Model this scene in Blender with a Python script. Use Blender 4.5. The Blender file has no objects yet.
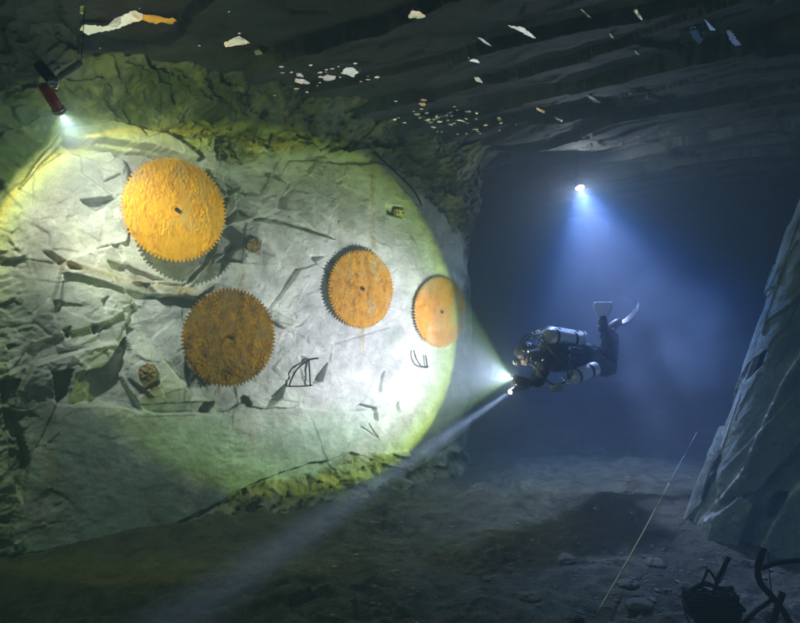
import bpy, bmesh, math, random
import numpy as np
from mathutils import Vector, Matrix, noise as mn
from mathutils.bvhtree import BVHTree

# ------------------------------------------------------------------ camera, world, lamps, exposure
sc = bpy.context.scene
col = sc.collection
F = 620.0                       # focal length in photograph pixels (photo 800 x 623)
camd = bpy.data.cameras.new("camera")
camd.lens = 36.0 * F / 800.0
camd.sensor_width = 36.0
camd.clip_start = 0.05
camd.clip_end = 200
cam = bpy.data.objects.new("camera", camd)
cam.location = (0, 0, 0)
cam.rotation_euler = (math.radians(90), 0, 0)
col.objects.link(cam)
sc.camera = cam

world = bpy.data.worlds.new("World")
sc.world = world
world.use_nodes = True
bg = world.node_tree.nodes["Background"]
bg.inputs["Color"].default_value = (0.50, 0.82, 0.66, 1)
bg.inputs["Strength"].default_value = 0.085  # even teal fill added from outside; the chamber has no such source

sc.view_settings.view_transform = 'Standard'
sc.view_settings.look = 'None'
sc.view_settings.gamma = 1
sc.view_settings.use_curve_mapping = False
sc.view_settings.exposure = 0.6
cy = sc.cycles
cy.use_denoising = True
try:
    cy.denoiser = 'OPENIMAGEDENOISE'
except Exception:
    pass
cy.max_bounces = 6
cy.diffuse_bounces = 3
cy.glossy_bounces = 3
cy.volume_bounces = 0
cy.sample_clamp_indirect = 4.0


def P(px, py, z):
    """point on the ray through photo pixel (px, py) at depth z"""
    return Vector(((px - 400.0) / F * z, z, -(py - 311.5) / F * z))


def spot(name, loc, axis, half_deg, power, stops, radius=0.02, parent=None):
    """A torch beam; stops = [(angle fraction 0..1, (r, g, b))] across the reflector's cone."""
    ld = bpy.data.lights.new(name, 'SPOT')
    ld.energy = power
    ld.spot_size = math.radians(min(179, half_deg * 2 + 4))
    ld.spot_blend = 0.02
    ld.shadow_soft_size = radius
    ld.use_nodes = True
    nt = ld.node_tree
    em = [n for n in nt.nodes if n.type == 'EMISSION'][0]
    tc = nt.nodes.new('ShaderNodeTexCoord')
    sep = nt.nodes.new('ShaderNodeSeparateXYZ')
    ab = nt.nodes.new('ShaderNodeMath'); ab.operation = 'ABSOLUTE'
    ac = nt.nodes.new('ShaderNodeMath'); ac.operation = 'ARCCOSINE'
    dv = nt.nodes.new('ShaderNodeMath'); dv.operation = 'DIVIDE'
    dv.inputs[1].default_value = math.radians(half_deg)
    ramp = nt.nodes.new('ShaderNodeValToRGB')
    el = ramp.color_ramp.elements
    while len(el) < len(stops):
        el.new(0.5)
    for e, (p, c) in zip(el, stops):
        e.position = p
        e.color = (*c, 1)
    nt.links.new(tc.outputs['Normal'], sep.inputs[0])
    nt.links.new(sep.outputs['Z'], ab.inputs[0])
    nt.links.new(ab.outputs[0], ac.inputs[0])
    nt.links.new(ac.outputs[0], dv.inputs[0])
    nt.links.new(dv.outputs[0], ramp.inputs[0])
    nt.links.new(ramp.outputs[0], em.inputs['Color'])
    o = bpy.data.objects.new(name, ld)
    o.location = loc
    o.rotation_euler = Vector(axis).to_track_quat('-Z', 'Y').to_euler()
    col.objects.link(o)
    if parent:
        o.parent = parent
    return o


# red torch up on the left, close to the wall
A_LOC = Vector((-2.303, 4.20, 1.351)); A_AX = Vector((0.083, 0.803, -0.59)).normalized()
# the diver's wide video light and the narrow torch beside it
B_LOC = Vector((1.14, 6.20, -0.675)); B_AX = Vector((-0.844, 0.513, 0.155)).normalized()
D_LOC = P(510, 392, 6.12)
D_AX = (P(100, 672, 3.25) - D_LOC).normalized()
# torch hanging under the roof behind the diver
C_LOC = P(580, 188, 8.3); C_AX = Vector((0.11, -0.44, -0.89)).normalized()

def cone(half, full, stops, spill):
    """stops over the bright cone (half), then a faint spill out to the full angle"""
    k = half / full
    return [(p * k, c) for p, c in stops] + [(k, spill), (0.999, tuple(0.25 * q for q in spill)), (1.0, (0, 0, 0))]


spot("red_torch_beam", A_LOC + A_AX * 0.02, A_AX, 80, 330,
     cone(50.5, 80, [(0.0, (0.42, 0.43, 0.43)), (0.34, (0.52, 0.54, 0.52)), (0.58, (0.28, 0.285, 0.265)), (0.68, (0.20, 0.20, 0.185)), (0.80, (0.24, 0.25, 0.195)), (0.91, (0.30, 0.34, 0.14)),
      (0.97, (0.32, 0.28, 0.05))], (0.085, 0.11, 0.035)))
spot("video_light_beam", B_LOC + B_AX * 0.02, B_AX, 80, 1500,
     cone(46.2, 80, [(0.0, (0.20, 0.18, 0.235)), (0.45, (0.22, 0.20, 0.25)), (0.66, (0.26, 0.255, 0.265)), (0.78, (0.17, 0.17, 0.155)),
      (0.89, (0.17, 0.205, 0.105)), (0.965, (0.12, 0.15, 0.015))], (0.008, 0.010, 0.004)))
spot("narrow_torch_beam", D_LOC + D_AX * 0.02, D_AX, 3.6, 3200,
     [(0.0, (0.85, 0.85, 1.0)), (0.3, (0.5, 0.5, 0.7)), (0.7, (0.12, 0.13, 0.20)), (1.0, (0, 0, 0))])
spot("hanging_torch_beam", C_LOC + C_AX * 0.03, C_AX, 85, 950,
     [(0.0, (0.48, 0.50, 1.0)), (0.27, (0.25, 0.36, 0.90)), (0.37, (0.012, 0.085, 0.36)), (0.50, (0.0, 0.028, 0.095)),
      (0.8, (0.0, 0.008, 0.022)), (1.0, (0, 0, 0))], 0.10)
# stray light of the two bare lenses, which makes the water round them glow
for nm_, lc_, en_, cl_ in (("hanging_torch_glow", C_LOC + C_AX * 0.05, 34, (.85, .8, 1)), ("video_light_glow", B_LOC + B_AX * 0.04, 7, (1, 1, .95)), ("red_torch_glow", A_LOC + A_AX * 0.04, 3, (.85, .85, 1))):
    ld = bpy.data.lights.new(nm_, 'POINT'); ld.energy = en_; ld.color = cl_; ld.shadow_soft_size = .02
    lo = bpy.data.objects.new(nm_, ld); lo.location = lc_; col.objects.link(lo)

random.seed(7)
rng = np.random.default_rng(11)

# ------------------------------------------------------------------ helpers


def tag(o, label=None, cat=None, group=None, kind=None):
    if label: o["label"] = label
    if cat: o["category"] = cat
    if group: o["group"] = group
    if kind: o["kind"] = kind
    return o


def empty(name, loc):
    o = bpy.data.objects.new(name, None)
    o.empty_display_size = 0.1
    o.location = loc
    col.objects.link(o)
    return o


def link(name, me, mat=None, parent=None, smooth=False):
    o = bpy.data.objects.new(name, me)
    col.objects.link(o)
    if mat is not None:
        me.materials.append(mat)
    if smooth:
        me.polygons.foreach_set('use_smooth', [True] * len(me.polygons))
    if parent is not None:
        o.parent = parent
        bpy.context.view_layer.update()
        o.matrix_parent_inverse = parent.matrix_world.inverted()
    return o


def bm_obj(name, bm, mat=None, parent=None, smooth=False):
    me = bpy.data.meshes.new(name)
    bmesh.ops.recalc_face_normals(bm, faces=bm.faces[:])
    bm.to_mesh(me)
    bm.free()
    return link(name, me, mat, parent, smooth)


def tube(bm, pts, r, seg=8, caps=True):
    """tube along a polyline; r is a number or a list of radii"""
    pts = [Vector(p) for p in pts]
    rs = r if isinstance(r, (list, tuple)) else [r] * len(pts)
    rings = []
    up = Vector((0.13, 0.21, 1)).normalized()
    for i, p in enumerate(pts):
        t = (pts[min(i + 1, len(pts) - 1)] - pts[max(i - 1, 0)]).normalized()
        a = t.cross(up)
        if a.length < 1e-3:
            a = t.cross(Vector((1, 0, 0)))
        a.normalize()
        b = t.cross(a).normalized()
        rings.append([bm.verts.new(p + (a * math.cos(2 * math.pi * k / seg) + b * math.sin(2 * math.pi * k / seg)) * rs[i])
                      for k in range(seg)])
    for i in range(len(rings) - 1):
        for k in range(seg):
            bm.faces.new((rings[i][k], rings[i][(k + 1) % seg], rings[i + 1][(k + 1) % seg], rings[i + 1][k]))
    if caps:
        bm.faces.new(rings[0][::-1])
        bm.faces.new(rings[-1])
    return bm


def lathe(bm, p0, axis, prof, seg=24):
    """prof = [(distance along axis, radius)]"""
    axis = Vector(axis).normalized()
    pts = [Vector(p0) + axis * s for s, r in prof]
    a = axis.orthogonal().normalized()
    b = axis.cross(a)
    rings = []
    for (s, r), p in zip(prof, pts):
        rings.append([bm.verts.new(p + (a * math.cos(2 * math.pi * k / seg) + b * math.sin(2 * math.pi * k / seg)) * max(r, 1e-4))
                      for k in range(seg)])
    for i in range(len(rings) - 1):
        for k in range(seg):
            bm.faces.new((rings[i][k], rings[i][(k + 1) % seg], rings[i + 1][(k + 1) % seg], rings[i + 1][k]))
    bm.faces.new(rings[0][::-1])
    bm.faces.new(rings[-1])
    return bm


def smoothpath(pts, n=6):
    pts = [Vector(p) for p in pts]
    out = []
    for i in range(len(pts) - 1):
        p0 = pts[max(i - 1, 0)]; p1 = pts[i]; p2 = pts[i + 1]; p3 = pts[min(i + 2, len(pts) - 1)]
        for k in range(n):
            t = k / n
            out.append(0.5 * ((2 * p1) + (p2 - p0) * t + (2 * p0 - 5 * p1 + 4 * p2 - p3) * t * t
                              + (-p0 + 3 * p1 - 3 * p2 + p3) * t * t * t))
    out.append(pts[-1])
    return out


def vnoise(x, y, scale, seed=0):
    """smooth value noise, -1..1, numpy arrays"""
    r = np.random.default_rng(seed + 1000)
    T = r.uniform(-1, 1, (256, 256))
    fx = x / scale; fy = y / scale
    ix = np.floor(fx).astype(int); iy = np.floor(fy).astype(int)
    tx = fx - ix; ty = fy - iy
    tx = tx * tx * (3 - 2 * tx); ty = ty * ty * (3 - 2 * ty)
    a = T[ix % 256, iy % 256]; b = T[(ix + 1) % 256, iy % 256]
    c = T[ix % 256, (iy + 1) % 256]; d = T[(ix + 1) % 256, (iy + 1) % 256]
    return (a * (1 - tx) + b * tx) * (1 - ty) + (c * (1 - tx) + d * tx) * ty


def fbm(x, y, scale, octv=4, seed=0, gain=0.5):
    s = 0; a = 1; t = 0
    for i in range(octv):
        s = s + a * vnoise(x + 17.3 * i, y - 9.1 * i, scale / 2 ** i, seed + i)
        t += a; a *= gain
    return s / t


def facets(x, y, cell, tilt, off, seed, stretch=(1, 1), rot=0.0, tiltbias=(0, 0)):
    """broken-rock relief: a jittered cell field, each cell its own tilted plane"""
    c, s = math.cos(rot), math.sin(rot)
    X = (x * c + y * s) / stretch[0]; Y = (-x * s + y * c) / stretch[1]
    gx = np.floor(X / cell).astype(int); gy = np.floor(Y / cell).astype(int)
    r = np.random.default_rng(seed + 50)
    N = 64
    JX = r.uniform(0, 1, (N, N)); JY = r.uniform(0, 1, (N, N)); O = r.uniform(-1, 1, (N, N))
    TX = r.uniform(-1, 1, (N, N)); TY = r.uniform(-1, 1, (N, N))
    best = np.full(x.shape, 1e9); second = np.full(x.shape, 1e9); h = np.zeros(x.shape)
    for dx in (-1, 0, 1):
        for dy in (-1, 0, 1):
            cx = gx + dx; cyy = gy + dy
            sx = (cx + JX[cx % N, cyy % N]) * cell; sy = (cyy + JY[cx % N, cyy % N]) * cell
            d = np.hypot(X - sx, Y - sy)
            hh = O[cx % N, cyy % N] * off + (tilt * TX[cx % N, cyy % N] + tiltbias[0]) * (X - sx) \
                + (tilt * TY[cx % N, cyy % N] + tiltbias[1]) * (Y - sy)
            m = d < best
            second = np.where(m, best, np.minimum(second, d))
            h = np.where(m, hh, h); best = np.where(m, d, best)
    return h, second - best


def inpoly(x, y, poly):
    ins = np.zeros(x.shape, bool)
    n = len(poly)
    for i in range(n):
        x1, y1 = poly[i]; x2, y2 = poly[(i + 1) % n]
        if y1 == y2:
            continue
        c = ((y1 > y) != (y2 > y)) & (x < (x2 - x1) * (y - y1) / (y2 - y1) + x1)
        ins ^= c
    return ins


def segdist(x, y, pts):
    d = np.full(x.shape, 1e9)
    for (x1, y1), (x2, y2) in zip(pts[:-1], pts[1:]):
        L = (x2 - x1) ** 2 + (y2 - y1) ** 2
        t = np.clip(((x - x1) * (x2 - x1) + (y - y1) * (y2 - y1)) / L, 0, 1)
        d = np.minimum(d, np.hypot(x - x1 - t * (x2 - x1), y - y1 - t * (y2 - y1)))
    return d


def sstep(a, b, v):
    t = np.clip((v - a) / (b - a), 0, 1)
    return t * t * (3 - 2 * t)


def grid_mesh(name, XYZ, color=None, mat=None, smooth=False):
    """XYZ array (rows, cols, 3) -> mesh object"""
    n, m = XYZ.shape[:2]
    me = bpy.data.meshes.new(name)
    V = XYZ.reshape(-1, 3).astype(np.float32)
    idx = np.arange(n * m).reshape(n, m)
    q = np.stack([idx[:-1, :-1], idx[:-1, 1:], idx[1:, 1:], idx[1:, :-1]], -1).reshape(-1, 4)
    me.vertices.add(len(V)); me.vertices.foreach_set('co', V.ravel())
    me.loops.add(q.size); me.loops.foreach_set('vertex_index', q.ravel().astype(np.int32))
    me.polygons.add(len(q)); me.polygons.foreach_set('loop_start', np.arange(0, q.size, 4, dtype=np.int32))
    me.polygons.foreach_set('loop_total', np.full(len(q), 4, np.int32))
    me.update(calc_edges=True)
    if color is not None:
        ca = me.color_attributes.new('rock_color', 'FLOAT_COLOR', 'POINT')
        c4 = np.ones((n * m, 4), np.float32); c4[:, :3] = color.reshape(-1, 3)
        ca.data.foreach_set('color', c4.ravel())
    o = link(name, me, mat, None, smooth)
    return o


def bvh(o):
    me = o.data
    n = len(me.vertices)
    v = np.empty(n * 3, np.float32); me.vertices.foreach_get('co', v)
    v = v.reshape(-1, 3).tolist()
    p = np.empty(len(me.polygons) * 4, np.int32); me.polygons.foreach_get('vertices', p)
    return BVHTree.FromPolygons(v, p.reshape(-1, 4).tolist())


def hit(tree, px, py, back=0.0):
    d = P(px, py, 1.0).normalized()
    loc, nor, i, dist = tree.ray_cast(Vector((0, 0, 0)), d)
    if loc is None:
        return None
    return loc - d * back


# ------------------------------------------------------------------ materials
def nodes(name):
    m = bpy.data.materials.new(name)
    m.use_nodes = True
    nt = m.node_tree
    return m, nt, nt.nodes['Principled BSDF'], nt.nodes.new, nt.links.new


def rock_mat(name, spec=0.3, var=0.35, bump=0.6, sc1=9.0, sc2=60.0, rough=0.75):
    m, nt, b, N, L = nodes(name)
    at = N('ShaderNodeAttribute'); at.attribute_name = 'rock_color'
    tc = N('ShaderNodeTexCoord')
    n1 = N('ShaderNodeTexNoise'); n1.inputs['Scale'].default_value = sc1; n1.inputs['Detail'].default_value = 8
    n1.inputs['Roughness'].default_value = 0.65
    n2 = N('ShaderNodeTexNoise'); n2.inputs['Scale'].default_value = sc2; n2.inputs['Detail'].default_value = 5
    r1 = N('ShaderNodeMapRange'); r1.inputs[1].default_value = 0.3; r1.inputs[2].default_value = 0.7
    r1.inputs[3].default_value = 1 - var; r1.inputs[4].default_value = 1 + var * 0.45
    r2 = N('ShaderNodeMapRange'); r2.inputs[1].default_value = 0.35; r2.inputs[2].default_value = 0.65
    r2.inputs[3].default_value = 1 - var * 0.5; r2.inputs[4].default_value = 1 + var * 0.3
    mu = N('ShaderNodeMath'); mu.operation = 'MULTIPLY'
    vm = N('ShaderNodeVectorMath'); vm.operation = 'SCALE'
    for n in (n1, n2): L(tc.outputs['Object'], n.inputs['Vector'])
    L(n1.outputs['Fac'], r1.inputs[0]); L(n2.outputs['Fac'], r2.inputs[0])
    L(r1.outputs[0], mu.inputs[0]); L(r2.outputs[0], mu.inputs[1])
    L(at.outputs['Color'], vm.inputs[0]); L(mu.outputs[0], vm.inputs['Scale'])
    L(vm.outputs[0], b.inputs['Base Color'])
    b.inputs['Roughness'].default_value = rough
    b.inputs['Specular IOR Level'].default_value = spec
    add = N('ShaderNodeMath'); add.operation = 'ADD'
    L(n1.outputs['Fac'], add.inputs[0]); L(n2.outputs['Fac'], add.inputs[1])
    bp = N('ShaderNodeBump'); bp.inputs['Strength'].default_value = bump; bp.inputs['Distance'].default_value = 0.02
    L(add.outputs[0], bp.inputs['Height']); L(bp.outputs[0], b.inputs['Normal'])
    return m


def plain(name, c, rough=0.5, metal=0.0, spec=0.5, bump=0.0, bscale=40, var=0.0):
    m, nt, b, N, L = nodes(name)
    b.inputs['Base Color'].default_value = (*c, 1)
    b.inputs['Roughness'].default_value = rough
    b.inputs['Metallic'].default_value = metal
    b.inputs['Specular IOR Level'].default_value = spec
    if bump or var:
        tc = N('ShaderNodeTexCoord')
        n = N('ShaderNodeTexNoise'); n.inputs['Scale'].default_value = bscale; n.inputs['Detail'].default_value = 6
        L(tc.outputs['Object'], n.inputs['Vector'])
        if var:
            r = N('ShaderNodeMapRange'); r.inputs[1].default_value = 0.3; r.inputs[2].default_value = 0.7
            r.inputs[3].default_value = 1 - var; r.inputs[4].default_value = 1 + var
            vm = N('ShaderNodeVectorMath'); vm.operation = 'SCALE'; vm.inputs[0].default_value = c
            L(n.outputs['Fac'], r.inputs[0]); L(r.outputs[0], vm.inputs['Scale']); L(vm.outputs[0], b.inputs['Base Color'])
        if bump:
            bp = N('ShaderNodeBump'); bp.inputs['Strength'].default_value = bump; bp.inputs['Distance'].default_value = 0.01
            L(n.outputs['Fac'], bp.inputs['Height']); L(bp.outputs[0], b.inputs['Normal'])
    return m


def glow(name, c, s):
    m, nt, b, N, L = nodes(name)
    b.inputs['Base Color'].default_value = (0.9, 0.9, 0.9, 1)
    b.inputs['Emission Color'].default_value = (*c, 1)
    b.inputs['Emission Strength'].default_value = s
    return m


M_wall = rock_mat('pale_rock', bump=0.22, var=0.36, sc1=6, sc2=75)
M_but = rock_mat('grey_buttress_rock', bump=0.45, var=0.45, sc1=5, sc2=34)
M_ceil = rock_mat('dark_roof_rock', bump=0.5, var=0.5, sc1=3.5, sc2=30)
M_floor = rock_mat('silty_floor', bump=0.8, var=0.55, sc1=6, sc2=45, spec=0.1, rough=0.95)
M_air = plain('trapped_air', (0.97, 0.98, 0.98), 0.12, 1.0, bump=.7, bscale=14)
M_rubber = plain('black_rubber', (0.015, 0.015, 0.018), 0.45, bump=0.2)
M_suit = plain('black_suit', (0.016, 0.017, 0.022), 0.36, bump=0.5, bscale=25)
M_fin = plain('dark_fin', (0.03, 0.03, 0.035), 0.4)
M_palefin = plain('pale_fin', (0.75, 0.75, 0.80), 0.5)
M_alu = plain('pale_tank_paint', (0.92, 0.92, 0.93), 0.35, 0.1)
M_chrome = plain('chrome', (0.85, 0.85, 0.88), 0.12, 1.0)
M_skin = plain('shaded_skin', (0.16, 0.11, 0.09), 0.6)
M_glass = plain('mask_glass', (0.05, 0.07, 0.09), 0.05)
M_red = plain('red_anodised', (0.70, 0.07, 0.02), 0.3, 0.1)
M_armgrey = plain('arm_grey_green', (0.42, 0.50, 0.42), 0.35, 0.1)
M_brass = plain('lens_ring', (0.55, 0.48, 0.30), 0.25, 0.9)
M_rust = plain('rusty_iron', (0.11, 0.06, 0.025), 0.85, 0.0, 0.2, 0.9, 60, 0.5)
M_dark = plain('blackened_iron', (0.018, 0.015, 0.012), 0.8, 0.0, 0.2, 0.8, 50, 0.4)
M_line = plain('yellow_line', (0.62, 0.58, 0.16), 0.6)
M_paleline = plain('white_line', (0.5, 0.55, 0.6), 0.6)
M_lens = glow('torch_lens', (0.9, 0.92, 1.0), 14.0)

# ------------------------------------------------------------------ ROCK WALL (left)
K = 0.79
W0 = 7.46
NRM = Vector((K, -1, 0)).normalized()          # out of the wall, towards the open water
TAN = Vector((1, K, 0)).normalized()
ORG = Vector((0, W0, 0))

STEP = 0.0085
u = np.arange(-5.6, 2.35, STEP)
v = np.arange(-2.45, 2.60, STEP)
U, V = np.meshgrid(u, v)
BX = ORG.x + TAN.x * U; BY = ORG.y + TAN.y * U; BZ = V
PX = 400 + F * BX / np.maximum(BY, 0.5); PY = 311.5 - F * BZ / np.maximum(BY, 0.5)
# warped picture coordinates, so that slab edges wander like broken rock
wx = PX + 4.5 * fbm(U, V, 0.35, 4, 3) ; wy = PY + 4.5 * fbm(U, V, 0.35, 4, 9)

D = 0.05 * fbm(U, V, 1.6, 3, 21)
fa, ea = facets(U + 0.08 * fbm(U, V, .5, 3, 2), V, 0.75, 0.05, 0.012, 5, (1.5, 1.0), 0.25)
blk, _ = facets(U + 0.012 * fbm(U, V, .2, 3, 2), V + 0.012 * fbm(U, V, .2, 3, 7), 0.44, 0.24, 0.022, 8, (1.5, 1.0), 0.25)
D += blk * sstep(330, 270, PX) * sstep(405, 375, PY)
D += fa * (1 - 0.7 * sstep(280, 330, PX)) * (1 - .85 * sstep(395, 425, PY))
fb_, eb = facets(U, V + 0.05 * fbm(U, V, .3, 3, 4), 0.22, 0.11, 0.004, 6, (1.3, 1.0), -0.3)
calm = sstep(370, 430, PY) * sstep(40, 90, PX) * 0.75 + sstep(300, 345, PX) * 0.45
calm = np.clip(calm, 0, 0.85)
D += fb_ * (1 - calm)

# big slabs traced from the wall: polygon, depth (m), slope across px / py (m per px)
SL = [
    # creamy upper slab
    ([(20, 190), (45, 150), (62, 128), (112, 121), (160, 134), (196, 158), (176, 163), (150, 155), (112, 147), (64, 136)], 0.15, 0, 0.0006),
    ([(0, 200), (60, 152), (110, 152), (128, 170), (125, 240), (60, 262), (0, 250)], 0.05, 0.0003, -0.0003),
    ([(128, 150), (200, 160), (230, 200), (212, 262), (178, 284), (130, 282), (112, 215)], 0.01, -0.0004, 0.0003),
    ([(60, 262), (130, 279), (182, 289), (235, 296), (232, 302), (180, 297), (128, 290), (60, 275)], 0.05, 0, 0.0),
    ([(60, 275), (128, 289), (180, 296), (184, 385), (150, 396), (126, 378), (124, 345), (60, 350)], 0.03, 0, 0.0004),
    # dark notches in the broken zone
    ([(78, 372), (104, 365), (124, 335), (128, 352), (121, 378), (141, 411), (104, 405), (72, 404)], -0.12, 0, 0),
    ([(52, 372), (74, 368), (70, 392), (60, 405)], -0.16, 0, 0),
    ([(0, 378), (22, 380), (14, 410), (26, 460), (20, 500), (8, 470)], -0.16, 0, 0),
    ([(96, 170), (118, 176), (100, 184)], 0.07, 0, 0),
    ([(78, 200), (112, 202), (94, 212)], -0.12, 0, 0),
    ([(44, 252), (52, 252), (76, 272), (66, 272)], -0.10, 0, 0),
    ([(106, 262), (130, 268), (160, 280), (120, 282)], -0.06, 0, 0),
    # recess shaped in place of the shadow wedge under the top slab
    ([(58, 137), (112, 141), (165, 153), (192, 163), (160, 160), (110, 152), (74, 149)], -0.20, 0, 0),
    # right-hand smooth face
    ([(232, 300), (250, 215), (292, 160), (385, 165), (470, 200), (485, 420), (400, 470), (330, 470), (300, 395), (212, 396), (236, 350)], 0.012, 0.0001, 0.0),
    ([(236, 195), (262, 208), (300, 213), (335, 240), (296, 226), (240, 216)], -0.07, 0, 0),
    ([(214, 258), (262, 240), (250, 300), (300, 322), (282, 330), (226, 296), (184, 286)], 0.05, 0.0006, 0),
    # low smooth slab
    ([(60, 412), (66, 404), (96, 403), (150, 410), (214, 415), (252, 400), (330, 408), (410, 414), (400, 470), (350, 452), (255, 478), (200, 512), (120, 536), (6, 556), (20, 470)], 0.05, 0, 0.0003),
    ([(140, 404), (214, 402), (210, 414), (152, 412)], -0.10, 0, 0),
    ([(244, 396), (300, 396), (296, 404), (250, 406)], 0.05, 0, 0),
]
for poly, d0, gx, gy in SL:
    m = inpoly(wx, wy, poly)
    cx = sum(p[0] for p in poly) / len(poly); cyy = sum(p[1] for p in poly) / len(poly)
    D = np.where(m, D * 0.75 + d0 + 1.8 * gx * (PX - cx) + 1.8 * gy * (PY - cyy), D)
# thin fissures
for pts, w, dep in [
    ([(212, 398), (232, 342), (236, 330)], 1.2, 0.04), ([(260, 150), (300, 158), (372, 200)], 1.2, 0.03),
    ([(345, 258), (352, 240), (372, 225), (392, 212)], 1.0, 0.03), ([(242, 205), (290, 214), (335, 242)], 1.6, 0.05),
    ([(240, 395), (300, 401), (345, 412)], 1.2, 0.04), ([(160, 360), (182, 380), (184, 398)], 1.4, 0.05),
    ([(0, 330), (38, 322), (58, 340)], 2, 0.06), ([(30, 250), (40, 300), (30, 350), (52, 372)], 2.0, 0.06),
    ([(368, 150), (420, 205)], 1.6, 0.07), ([(126, 165), (128, 200), (120, 240)], 1.2, 0.04),
    ([(20, 470), (60, 405), (70, 372)], 2.4, 0.08), ([(70, 520), (72, 450), (90, 410)], 1.0, 0.01)]:
    dd = segdist(wx, wy, pts)
    D -= 0.45 * dep * np.clip(.45 + 1.6 * fbm(U, V, .25, 3, 91), 0, 1) * np.exp(-(dd / (w * .6)) ** 2)
# small dark shards in the smooth face: wedges that dip into the wall
for poly, dep in [([(262, 410), (272, 396), (286, 384), (281, 398)], .13), ([(312, 384), (317, 375), (327, 363), (322, 381)], .13),
                  ([(347, 412), (360, 404), (376, 408), (376, 421), (366, 417), (366, 409)], .10), ([(393, 410), (397, 400), (399, 412)], .09),
                  ([(385, 205), (402, 207), (401, 218), (388, 214)], .10), ([(310, 255), (324, 256), (314, 262)], .08),
                  ([(374, 386), (384, 370), (380, 392)], .07), ([(100, 300), (108, 296), (104, 312)], .08),
                  ([(62, 330), (70, 326), (69, 340)], .10), ([(90, 324), (98, 326), (94, 336)], .10),
                  ([(126, 326), (135, 330), (128, 338)], .08), ([(300, 356), (308, 359), (303, 364)], .06),
                  ([(215, 262), (236, 246), (228, 262)], .08)]:
    m = inpoly(PX, PY, poly)
    D = np.where(m, D - dep * .7, D)

# rough band above the slabs, and the rough left margin
topx = [-200, 0, 45, 62, 112, 160, 196, 240, 290, 340, 380, 420, 470, 600]
topy = [215, 200, 150, 128, 121, 134, 156, 168, 158, 160, 160, 195, 250, 330]
slabtop = np.interp(PX + 8 * fbm(U, V, 0.3, 3, 31), topx, topy)
rough = sstep(-2, 12, slabtop - PY)
rgt = sstep(455, 500, PX + 12 * fbm(U, V, .5, 3, 33))
lft = sstep(34, 6, PX - 8 * fbm(U, V, .4, 3, 35)) * sstep(170, 230, PY)
rz = np.clip(rough + 0.8 * rgt + 0.55 * lft, 0, 1)
f1, e1 = facets(U + 0.1 * fbm(U, V, .35, 4, 41), V + 0.1 * fbm(U, V, .35, 4, 43), 0.40, 0.35, 0.05, 44, (1.7, .8), 0.4)
f2, e2 = facets(U + 0.03 * fbm(U, V, .1, 3, 45), V + 0.03 * fbm(U, V, .1, 3, 48), 0.15, 0.45, 0.018, 46, (1.5, .8), -0.5)
RR = f1 + f2 + 0.05 * fbm(U, V, 0.22, 6, 47, .62) - 0.085 * np.abs(fbm(U * .6 + V * .5, V - U * .25, 0.20, 5, 49, .62)) + 0.05
up = sstep(0, 70, slabtop - PY)
D = D * (1 - rz * 0.6) + rz * RR + 0.16 * up * rough + 0.5 * sstep(1.75, 2.5, V)
# foot of the wall: rubble apron
botx = [-200, 6, 120, 200, 255, 310, 345, 385, 440, 600]
boty = [575, 556, 536, 512, 478, 474, 453, 452, 450, 450]
bot = np.interp(PX, botx, boty) + 5 * fbm(U, V, .25, 4, 51)
rub = sstep(-1, 4, PY - bot)
dz = np.clip((PY - bot) / F * 6.3, 0, 2)
g1, _ = facets(U + 0.04 * fbm(U, V, .2, 3, 52), V, 0.20, 0.7, 0.04, 53, (1.4, .8), 0.4)
D = D + rub * (0.03 + dz * 0.75 + 0.9 * g1 + 0.07 * fbm(U, V, .12, 4, 55, .6) * 1.0)
# corner: past the right end the wall turns away into the dark
# knock the saw-tooth off the mesh steps, then break the surface up again
D = D * .7 + .15 * (np.roll(D, 1, 0) + np.roll(D, -1, 0))
D = D * .7 + .15 * (np.roll(D, 1, 1) + np.roll(D, -1, 1))
ch, _ = facets(U + 0.02 * fbm(U, V, .07, 3, 97), V + 0.02 * fbm(U, V, .07, 3, 98), 0.075, 0.55, 0.007, 99, (1.6, .8), 0.4)
chipz = np.clip(sstep(.02, .30, fbm(U, V, .45, 4, 100)) * (.22 + .4 * sstep(130, 60, PX) * sstep(300, 340, PY)) * (1 - .7 * calm) + .9 * rz + .8 * rub, 0, 1)
D += ch * chipz
D += .010 * rz * fbm(U, V, .06, 4, 102, .7)
turn = sstep(0.80, 2.3, U + .22 * fbm(U, V, .9, 4, 96, .6))
D = D - 1.5 * turn ** 1.6
D += (1 - calm * .5) * 0.010 * (np.abs(fbm(U * .8 + V * .5, V * .8 - U * .3, 0.16, 5, 66, .6)) - .3) + 0.005 * fbm(U, V, 0.08, 3, 61) + 0.003 * fbm(U * .6 + V * .4, V, 0.035, 2, 63)

XYZ = np.stack([BX + NRM.x * D, BY + NRM.y * D, BZ], -1)

# rock colour, mineral deposits, and shade painted in past the right edge
def mix(a, b, t):
    return a * (1 - t[..., None]) + np.array(b) * t[..., None]
C = np.ones(U.shape + (3,)) * np.array([0.52, 0.56, 0.52])
C *= (1 + 0.16 * fbm(U, V, 0.55, 5, 71)[..., None])
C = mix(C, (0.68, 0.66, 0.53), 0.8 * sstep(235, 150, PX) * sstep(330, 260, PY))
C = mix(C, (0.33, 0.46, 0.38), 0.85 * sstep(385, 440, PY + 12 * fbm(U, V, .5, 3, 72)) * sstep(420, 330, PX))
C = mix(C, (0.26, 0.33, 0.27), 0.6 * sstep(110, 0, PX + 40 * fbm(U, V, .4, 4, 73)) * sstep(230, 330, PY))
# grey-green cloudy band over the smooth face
C = mix(C, (0.38, 0.45, 0.33), 0.7 * sstep(265, 200, PY + 15 * fbm(U, V, .4, 4, 78)) * sstep(220, 260, PX))
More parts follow.
